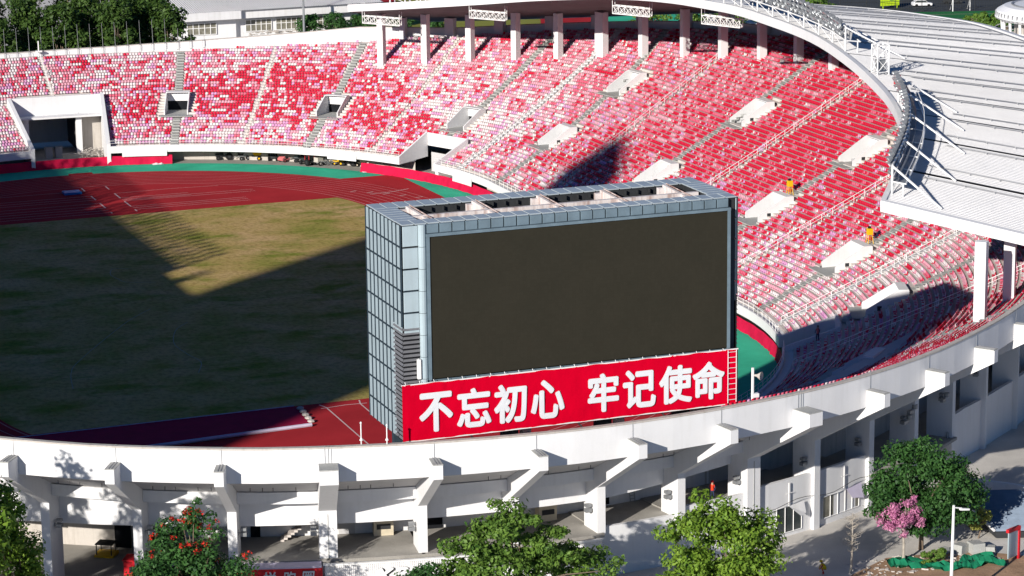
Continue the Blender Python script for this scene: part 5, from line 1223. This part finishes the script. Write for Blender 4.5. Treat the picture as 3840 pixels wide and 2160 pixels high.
# grounds machinery parked under the far overhang
def machine(x, y, rz, kind_, label, mats):
    t = thing(kind_, label, 'vehicle', 'grounds machines under the far overhang'); F = Matrix.Translation((x, y, 0)) @ Matrix.Rotation(rz, 4, 'Z'); a, b = mats
    def wheel(px_, py_, r, w_=.28): mb = MB(); mb.tube(F @ V(px_, py_ - w_ / 2, r), F @ V(px_, py_ + w_ / 2, r), r, 10); o = mb.build('wheel', M_black, t); h_ = MB(); h_.tube(F @ V(px_, py_ - w_ / 2 - .02, r), F @ V(px_, py_ + w_ / 2 + .02, r), r * .45, 8); h_.build('hub', a, o)
    if kind_ == 'small_tractor':
        mb = MB(); mb.prism([(.1, .55), (1.4, .5), (1.45, .95), (.2, 1.15)], -.32, .32, F); mb.prism([(-1.1, .45), (.1, .45), (.1, .8), (-1.1, .8)], -.45, .45, F); mb.build('body', a, t)
        mb = MB(); mb.box((-.55, 0, 1.75), (1.3, 1.1, .1), 0, F)
        for sx_ in (-1.1, 0): [mb.tube(F @ V(sx_, s, .8), F @ V(sx_, s, 1.75), .05, 4) for s in (-.5, .5)]
        mb.build('canopy', b, t); mb = MB(); mb.box((-.6, 0, .95), (.5, .6, .15), 0, F); mb.box((-.85, 0, 1.2), (.12, .6, .5), 0, F); mb.build('driver_seat', M_dark, t)
        for s in (-.6, .6): wheel(-.75, s, .58); wheel(1.0, s, .36, .22)
    elif kind_ == 'golf_cart':
        mb = MB(); mb.prism([(-1.2, .3), (1.3, .3), (1.35, .6), (.8, .95), (.6, .5), (-.2, .5), (-.3, .8), (-1.2, .85)], -.6, .6, F); mb.build('body', a, t)
        mb = MB(); mb.box((-.1, 0, 1.9), (2.1, 1.25, .09), 0, F); mb.build('canopy', a, t); mb = MB()
        for sx_ in (-1.0, .75): [mb.tube(F @ V(sx_, s, .7), F @ V(sx_, s, 1.9), .04, 4) for s in (-.55, .55)]
        mb.build('canopy_post', b, t); mb = MB(); mb.box((-.45, 0, .9), (.5, 1.1, .15), 0, F); mb.box((-.72, 0, 1.2), (.12, 1.1, .5), 0, F); mb.build('bench_seat', b, t)
        for s in (-.55, .55): wheel(-.8, s, .27, .2); wheel(.85, s, .27, .2)
    elif kind_ == 'hopper_trailer':
        mb = MB(); mb.prism([(-.9, 1.5), (.9, 1.5), (.5, .8), (-.5, .8)], -.55, .55, F); mb.prism([(-1.0, 1.5), (1.0, 1.5), (.95, 1.6), (-.95, 1.6)], -.6, .6, F); mb.build('hopper', a, t)
        mb = MB(); mb.box((0, 0, .65), (1.9, .8, .14), 0, F); mb.tube(F @ V(.9, 0, .6), F @ V(1.9, 0, .45), .06, 5); mb.build('chassis', b, t)
        for s in (-.6, .6): wheel(-.3, s, .34, .22)
    else:
        mb = MB(); mb.box((0, 0, .65), (1.9, 1.1, .18), 0, F); mb.prism([(-.9, .75), (.2, .75), (.15, 1.25), (-.9, 1.3)], -.5, .5, F); mb.tube(F @ V(.9, 0, .6), F @ V(1.8, 0, .5), .06, 5); mb.build('body', a, t)
        mb = MB(); mb.box((.55, 0, .85), (.6, .8, .22), 0, F); mb.tube(F @ V(.7, .3, .8), F @ V(.95, .3, 1.35), .04, 4); mb.tube(F @ V(.7, -.3, .8), F @ V(.95, -.3, 1.35), .04, 4); mb.build('engine', b, t)
        for s in (-.55, .55): wheel(-.5, s, .36, .22); wheel(.6, s, .3, .2)
for a in [(26.6, 92.6, 2.9, 'small_tractor', 'dark small tractor with grey canopy at the left end of the parked machines', (M_dark, M_offwhite)), (29.4, 91.2, 3.2, 'utility_trailer', 'dark utility trailer between the tractor and the yellow hopper', (M_grey, M_dark)),
          (31.4, 90.1, 2.7, 'hopper_trailer', 'yellow hopper trailer among the parked machines', (M_yel, M_dark)), (33.6, 88.9, 1.2, 'small_tractor', 'black small tractor right of the yellow hopper', (M_dark, M_dark)), (35.2, 87.0, 3.6, 'golf_cart', 'faded red golf cart with a canopy among the parked machines', (M_pink, M_offwhite)),
          (37.0, 85.6, 2.8, 'utility_trailer', 'small dark cart right of the golf cart', (M_dark, M_grey)), (37.4, 82.6, 1.9, 'small_tractor', 'tractor with a red canopy standing out on the green apron', (M_dark, M_redp)), (39.2, 81.6, .4, 'utility_trailer', 'low grey trailer behind the red tractor', (M_offwhite, M_grey)),
          (42.0, 80.4, 2.4, 'utility_trailer', 'black and yellow roller among the machines at the right', (M_yel, M_dark)), (43.4, 79.2, 2.4, 'small_tractor', 'black mower near the end of the long red barrier', (M_dark, M_grey)), (44.9, 77.6, 2.2, 'utility_trailer', 'cream utility cart next to the long red barrier', (M_cream, M_dark))]: machine(*a)
mb = MB(); g_ = np.random.default_rng(3)
for i in range(40): q = V(40.4 + g_.normal() * .5, 80.9 + g_.normal() * .4, .15 + g_.random() * .6); d = V(g_.normal(), g_.normal(), .3 * g_.normal()).normalized() * .5; mb.tube(q - d, q + d, .04, 4)
kind(tag(mb.build('scrap_heap', M_grey), 'tangle of metal rods between the parked machines', 'scrap'), 'stuff')
# yellow hoists on two entrances of the right stand
for uq, rq, lab in ((-18.9, 71.6, 'yellow hoist with black motor on the upper stand entrance behind the scoreboard'), (-44.6, 69.3, 'yellow hoist with black motor on the lower right stand entrance')):
    F = FR(uq, rq, prof(rq) + .2); t = thing('hoist', lab, 'hoist', 'yellow hoists on the stand entrances'); mb = MB(); mb.box((0, 0, 1.35), (.6, .6, .75), 0, F); mb.build('housing', M_yel, t)
    mb = MB(); mb.tube(F @ V(0, .3, 1.4), F @ V(0, .7, 1.4), .22, 8); mb.box((0, .1, 1.85), (.3, .3, .22), 0, F); mb.build('motor', M_black, t)
    for i in (-.22, .22):
        for j in (-.22, .22): mb = MB(); mb.tube(F @ V(i, j, .9), F @ V(i * 1.6, j * 1.6, -.2), .05, 4); mb.build('leg', M_yel, t)
# posts on the near rim
for x, y, h, lab in ((-18.5, -121.6, 2.0, 'thin white pole with a ball tip left of the banner'), (-16.5, -122.4, 1.8, 'thin white pole nearest the banner on the near rim')):
    mb = MB(); mb.tube(V(x, y, 13.5), V(x, y, 14.8 + h), .05, 5); mb.lathe([(.02, -.12), (.11, 0), (.02, .12)], (x, y, 14.8 + h), 6); mb.lathe([(.16, 0), (.04, .25)], (x, y, 15.3), 6); tag(mb.build('aerial_pole', M_steel), lab, 'pole')
ps = thing('speaker_post', 'white post with a horn speaker right of the red banner', 'post'); mb = MB(); mb.tube(V(18.3, -120.0, 12.5), V(18.3, -120.0, 17.4), .13, 8); mb.box((18.5, -120.1, 14.9), (.6, .4, .35)); mb.build('post', M_steel, ps)
mb = MB(); F = frame(V(18.6, -120.2, 16.7), (0, 0, -1), (.5, -.6, .2)); mb.lathe([(.08, -.3), (.12, 0), (.4, .45)], (0, 0, 0), 10, F); mb.build('horn', M_offwhite, ps)

# ------------------------------------------------------------------ people
def person(label, base, rz, pose, cloth_m, vest_m, helmet=None):
    t = thing('person', label, 'person'); F = Matrix.Translation(base) @ Matrix.Rotation(rz, 4, 'Z')
    if pose == 'stand': J = {'p': (0, 0, .95), 'c': (0, 0, 1.3), 'n': (0, 0, 1.5), 'h': (0, .03, 1.66), 'h2': (0, .02, 1.76), 'sl': (-.19, 0, 1.42), 'el': (-.27, .04, 1.14), 'wl': (-.24, .2, .95), 'sr': (.19, 0, 1.42), 'er': (.28, .02, 1.14), 'wr': (.3, .14, .9), 'hl': (-.1, 0, .92), 'kl': (-.12, .03, .5), 'fl': (-.13, -.02, .08), 'tl': (-.14, .14, .04), 'hr': (.1, 0, .92), 'kr': (.13, .06, .5), 'fr': (.15, .0, .08), 'tr': (.16, .16, .04)}
    else: J = {'p': (0, -.12, .5), 'c': (0, .1, .78), 'n': (0, .22, .95), 'h': (0, .3, 1.08), 'h2': (0, .32, 1.17), 'sl': (-.19, .18, .9), 'el': (-.26, .34, .66), 'wl': (-.18, .5, .45), 'sr': (.19, .18, .9), 'er': (.27, .36, .68), 'wr': (.14, .5, .42), 'hl': (-.1, -.1, .48), 'kl': (-.18, .25, .5), 'fl': (-.14, .05, .08), 'tl': (-.15, .22, .04), 'hr': (.1, -.1, .48), 'kr': (.18, .26, .48), 'fr': (.15, .06, .08), 'tr': (.16, .23, .04)}
    rad_ = {'p': .15, 'c': .165, 'n': .065, 'h': .1, 'h2': .085, 'sl': .075, 'el': .05, 'wl': .035, 'sr': .075, 'er': .05, 'wr': .035, 'hl': .1, 'kl': .065, 'fl': .045, 'tl': .04, 'hr': .1, 'kr': .065, 'fr': .045, 'tr': .04}
    E_ = ['pc', 'cn', 'nh', ('h', 'h2'), ('n', 'sl'), ('sl', 'el'), ('el', 'wl'), ('n', 'sr'), ('sr', 'er'), ('er', 'wr'), ('p', 'hl'), ('hl', 'kl'), ('kl', 'fl'), ('fl', 'tl'), ('p', 'hr'), ('hr', 'kr'), ('kr', 'fr'), ('fr', 'tr')]
    ks = list(J); me = bpy.data.meshes.new('body'); me.from_pydata([tuple(F @ Vector(J[k])) for k in ks], [(ks.index(e[0]), ks.index(e[1])) for e in E_], [])
    o = link('body', me, t); o.modifiers.new('skin', 'SKIN'); sd = o.modifiers.new('sub', 'SUBSURF'); sd.levels = 1; sd.render_levels = 1
    if not me.skin_vertices: 
        bm_ = bmesh.new(); bm_.from_mesh(me); bm_.verts.layers.skin.verify(); bm_.to_mesh(me); bm_.free()
    for i, k in enumerate(ks): me.skin_vertices[0].data[i].radius = (rad_[k], rad_[k]); me.skin_vertices[0].data[i].use_root = (k == 'p')
    bpy.context.view_layer.update(); dg = bpy.context.evaluated_depsgraph_get(); nm = bpy.data.meshes.new_from_object(o.evaluated_get(dg)); o.modifiers.clear(); o.data = nm
    nm.materials.clear(); [nm.materials.append(m_) for m_ in (cloth_m, vest_m, M_skin)]; inv = F.inverted()
    hz, cz_ = J['n'][2] + .04, J['p'][2] - .02
    for p_ in nm.polygons:
        q = inv @ p_.center; p_.material_index = 2 if (q.z > hz and abs(q.x) < .15) else (1 if (q.z > cz_ and abs(q.x) < .22) else 0); p_.use_smooth = True
    h = J['h2']
    if helmet is not None: mb = MB(); mb.lathe([(.17, -.03), (.14, .03), (.12, .1), (.02, .15)], (h[0], h[1], h[2]), 10, F); mb.build('helmet', helmet, t)
    else: mb = MB(); mb.lathe([(.105, -.1), (.115, -.02), (.1, .06), (.02, .1)], (h[0], h[1] - .03, h[2]), 10, F); mb.build('hair', M_black, t)
    return t
person('worker in an orange-red vest standing on the deck behind the bright green tree', PT(13.6, 73.6, 3.52), 2.6, 'stand', M_navy, M_hivis, M_redp)
person('worker in orange with a yellow helmet crouching on the pavement', V(23.4, -124.4, G0), 1.2, 'crouch', M_hivis, M_vesty, M_yel)
person('worker standing in the shade beside the near stand gate', P(-65.4, 57.2, prof(56.75)), 2.0, 'stand', M_navy, M_pink, None)

# ------------------------------------------------------------------ around the facade
eb = MB(); eb.poly([V(24, -126.5, -.985), V(30.5, -122.6, -.985), V(38.5, -123.5, -.985), V(42.5, -127, -.985), V(40, -136, -.985), V(22, -138, -.985)]); kind(eb.build('earth_bed', M_earth), 'structure')
nm_ = MB(); g_ = np.random.default_rng(9); rows = []
for i in range(26):
    t = i / 25; x = 29.6 + 9.8 * t; y = -125.2 - 2.6 * t + .9 * math.sin(t * 9); w_ = .7 + .9 * abs(math.sin(t * 5 + .4))
    rows.append([V(x, y + w_ * (j / 4 - .5) * 2, -.95 + .32 * g_.random() + .25 * math.sin(j * 2 + i)) for j in range(5)])
nm_.grid(rows); tag(nm_.build('debris_netting', M_net), 'crumpled green netting along the earth bed', 'netting')
for i, (x, y, s_) in enumerate([(37.4, -123.9, 1.1), (38.7, -124.4, 1.3), (39.8, -125.0, .9), (36.0, -123.4, .7)]):
    mb = MB(); F = Matrix.Translation((x, y, G0)) @ Matrix.Rotation(.5 + i, 4, 'Z'); mb.prism([(-.6 * s_, 0), (.6 * s_, 0), (.55 * s_, .75 * s_), (-.5 * s_, .8 * s_)], -.45 * s_, .45 * s_, F); tag(mb.build('concrete_block', M_stair), f'broken grey concrete block, {ORD[i]} in the heap behind the netting', 'concrete block', 'concrete blocks behind the netting')
mb = MB()
for i in range(160):
    x = g_.uniform(26, 40); y = g_.uniform(-127.5, -122.5); s_ = g_.uniform(.06, .22); F = Matrix.Translation((x, y, G0 + s_ * .3)) @ Matrix.Rotation(g_.uniform(0, 6), 4, 'Z') @ Matrix.Rotation(g_.uniform(-.4, .4), 4, 'X'); mb.box((0, 0, 0), (s_ * 2, s_, s_ * .7), 0, F)
kind(tag(mb.build('rubble', M_offwhite), 'scattered small rubble over the earth bed', 'rubble'), 'stuff')
ls = thing('street_lamp', 'white street lamp post in the right foreground', 'street lamp'); mb = MB(); mb.tube(V(29, -137, G0), V(29.1, -137, 8.3), .16, 8, .11); mb.build('pole', M_steel, ls)
mb = MB(); mb.tube(V(29.1, -137, 8.1), V(29.9, -137, 7.95), .06, 5); mb.hexa([V(29.7, -137.14, 7.8), V(30.6, -137.1, 7.7), V(30.6, -136.9, 7.7), V(29.7, -136.86, 7.8)], [V(29.7, -137.14, 7.98), V(30.6, -137.1, 7.84), V(30.6, -136.9, 7.84), V(29.7, -136.86, 7.98)]); mb.build('lamp_head', M_steel, ls)
mb = MB(); mb.box((29.25, -137.15, 1.5), (.35, .25, .7)); mb.build('control_box', M_steel, ls)
nb = thing('notice_board', 'tall notice board with red frame and blue glass at the right', 'notice board'); F = Matrix.Translation((40.6, -127.6, G0)) @ Matrix.Rotation(.45, 4, 'Z')
mb = MB(); mb.box((0, 0, 1.55), (1.5, .1, 2.4), 0, F); mb.build('panel', M_panel, nb)
mb = MB(); mb.box((.85, 0, 1.5), (.22, .3, 3.0), 0, F); mb.box((.05, 0, 2.95), (1.9, .32, .3), 0, F); mb.box((1.15, .1, 1.5), (.12, .2, 3.0), 0, F); mb.build('frame', M_redp, nb)
pc = thing('potted_conifer', 'small cone-shaped bush in a blue pot beside the notice board', 'potted plant'); mb = MB(); mb.lathe([(.28, 0), (.42, .6), (.45, .62), (.3, .6)], (43.2, -126.4, G0), 10); mb.build('pot', M_blue, pc)
leaf_cloud('foliage', [(43.2, -126.4, .1, .6, .6, .55, 1), (43.2, -126.4, .8, .48, .48, .5, .7), (43.2, -126.4, 1.35, .28, .28, .4, .35)], 900, .16, ML_mid, pc, seed=71)
# small pavilion with a blue tiled roof and a curved white parapet
tp = thing('tiled_pavilion', 'low pavilion with blue-grey tiled roof and curved white parapet at the right edge', 'building')
mb = MB(); pts_ = curve([(44.5, -108.5), (46.5, -111.6), (48.6, -114.0), (50.2, -117.6), (50.8, -122)], 5); mb.grid([[V(x, y, G0) for x, y in pts_], [V(x, y, 1.4) for x, y in pts_], [V(x + .35, y + .15, 1.4) for x, y in pts_], [V(x + .35, y + .15, G0) for x, y in pts_]]); mb.build('parapet', M_white, tp)
base_q = [V(42.6, -113.2, 1.1), V(48.2, -115.6, 1.3), V(50.3, -124.5, -.2), V(42.4, -121.6, -.3)]
nrow_ = 22
for i in range(nrow_):
    a = base_q[0].lerp(base_q[3], i / nrow_); b = base_q[1].lerp(base_q[2], i / nrow_); a2 = base_q[0].lerp(base_q[3], (i + .78) / nrow_); b2 = base_q[1].lerp(base_q[2], (i + .78) / nrow_); mb = MB()
    mb.hexa([a, b, b2, a2], [a + V(0, 0, .06), b + V(0, 0, .06), b2 + V(0, 0, .26), a2 + V(0, 0, .26)]); mb.build('tile_course', M_tile, tp)
mb = MB(); mb.hexa([q + V(0, 0, -.6) for q in base_q], [q + V(0, 0, -.05) for q in base_q]); mb.build('roof_base', M_dark, tp)
mb = MB(); mb.path([base_q[0] + V(-.2, 0, .15), base_q[3] + V(-.2, 0, .15)], .14, 6); mb.build('verge', M_white, tp)
# bay full of building debris at the left
mb = MB(); g_ = np.random.default_rng(21)
for i in range(240):
    th = g_.uniform(-33, -27.8); r = g_.uniform(64.5, 76.5); q = PT(th, r, G0 + .1 + g_.random() * .25); s_ = g_.uniform(.1, .5); F = Matrix.Translation(q) @ Matrix.Rotation(g_.uniform(0, 6), 4, 'Z') @ Matrix.Rotation(g_.normal() * .3, 4, 'X'); mb.box((0, 0, 0), (s_ * 3, s_ * .8, s_ * .4), int(g_.integers(0, 4)), F)
kind(tag(mb.build('building_debris', [M_white2, M_wood, M_redp, M_grey]), 'planks and rubbish strewn inside the leftmost open bay', 'debris'), 'stuff')
rc = thing('red_kiosk', 'red metal kiosk standing inside the leftmost open bay', 'kiosk'); F = FT(-28.6, 70.5, G0); mb = MB(); mb.box((0, 0, 1.25), (1.6, 2.6, 2.5), 0, F); mb.build('body', M_redp, rc); mb = MB(); mb.box((0, 0, 2.56), (1.8, 2.8, .12), 0, F); mb.build('lid', M_redp, rc); mb = MB(); mb.box((.82, 0, 1.7), (.04, 1.6, .6), 0, F); mb.build('hatch', M_dark, rc)
bs_ = thing('road_sign', 'small blue sign with white lettering on a stand inside the open bay', 'sign'); F = FT(-31.2, 74.0, G0); mb = MB(); mb.box((0, 0, 1.0), (.06, 1.3, .85), 0, F); mb.build('board', M_blue, bs_)
mb = MB(); [mb.tube(F @ V(0, s, 0), F @ V(0, s, 1.5), .04, 5) for s in (-.6, .6)]; mb.build('stand', M_grey, bs_)
mb = MB(); [mb.box((.05, -.4 + .27 * i, 1.0 + .2 * j - .1), (.03, .18, .14), 0, F) for i in range(4) for j in range(2)]; mb.build('lettering', M_letter, bs_)
ym = thing('yellow_machine', 'dusty yellow machine parked at the back of the leftmost bay', 'machine'); F = FT(-32.6, 65.6, G0); mb = MB(); mb.prism([(-.8, .4), (.8, .4), (.8, 1.1), (-.2, 1.3), (-.8, 1.3)], -.9, .9, F); mb.build('body', M_yel, ym)
mb = MB(); mb.box((0, 0, 2.2), (1.4, 1.6, .1), 0, F); [mb.tube(F @ V(i, j, 1.2), F @ V(i, j, 2.2), .05, 4) for i in (-.6, .6) for j in (-.7, .7)]; mb.build('canopy', M_dark, ym); mb = MB(); mb.box((0, -.95, .4), (1.9, .35, .7), 0, F); mb.box((0, .95, .4), (1.9, .35, .7), 0, F); mb.build('crawler_track', M_black, ym)
br_ = thing('crowd_barrier', 'red and white slatted barrier leaning at the first column', 'barrier'); F = FT(-33.0, 77.2, G0)
for i in range(6): mb = MB(); mb.box((.1 * i * .3, -.9 + .36 * i, .65), (.06, .14, 1.2), 0, F); mb.build('slat', M_redp if i % 2 else M_white, br_)
mb = MB(); mb.box((.05, 0, .25), (.06, 2.2, .1), 0, F); mb.box((.05, 0, 1.05), (.06, 2.2, .1), 0, F); mb.build('rail', M_redp, br_)
fi = MB(); fi.lathe([(.75, 0), (.7, .35), (.35, .75), (.12, 1.0), (.05, 1.6), (.015, 3.2)], (-49.6, -131.5, 4.9), 14); fi.tube(V(-49.6, -131.5, G0), V(-49.6, -131.5, 4.9), .18, 8); tag(fi.build('lamp_finial', M_offwhite), 'pale pointed lamp top in the bottom left corner', 'lamp')
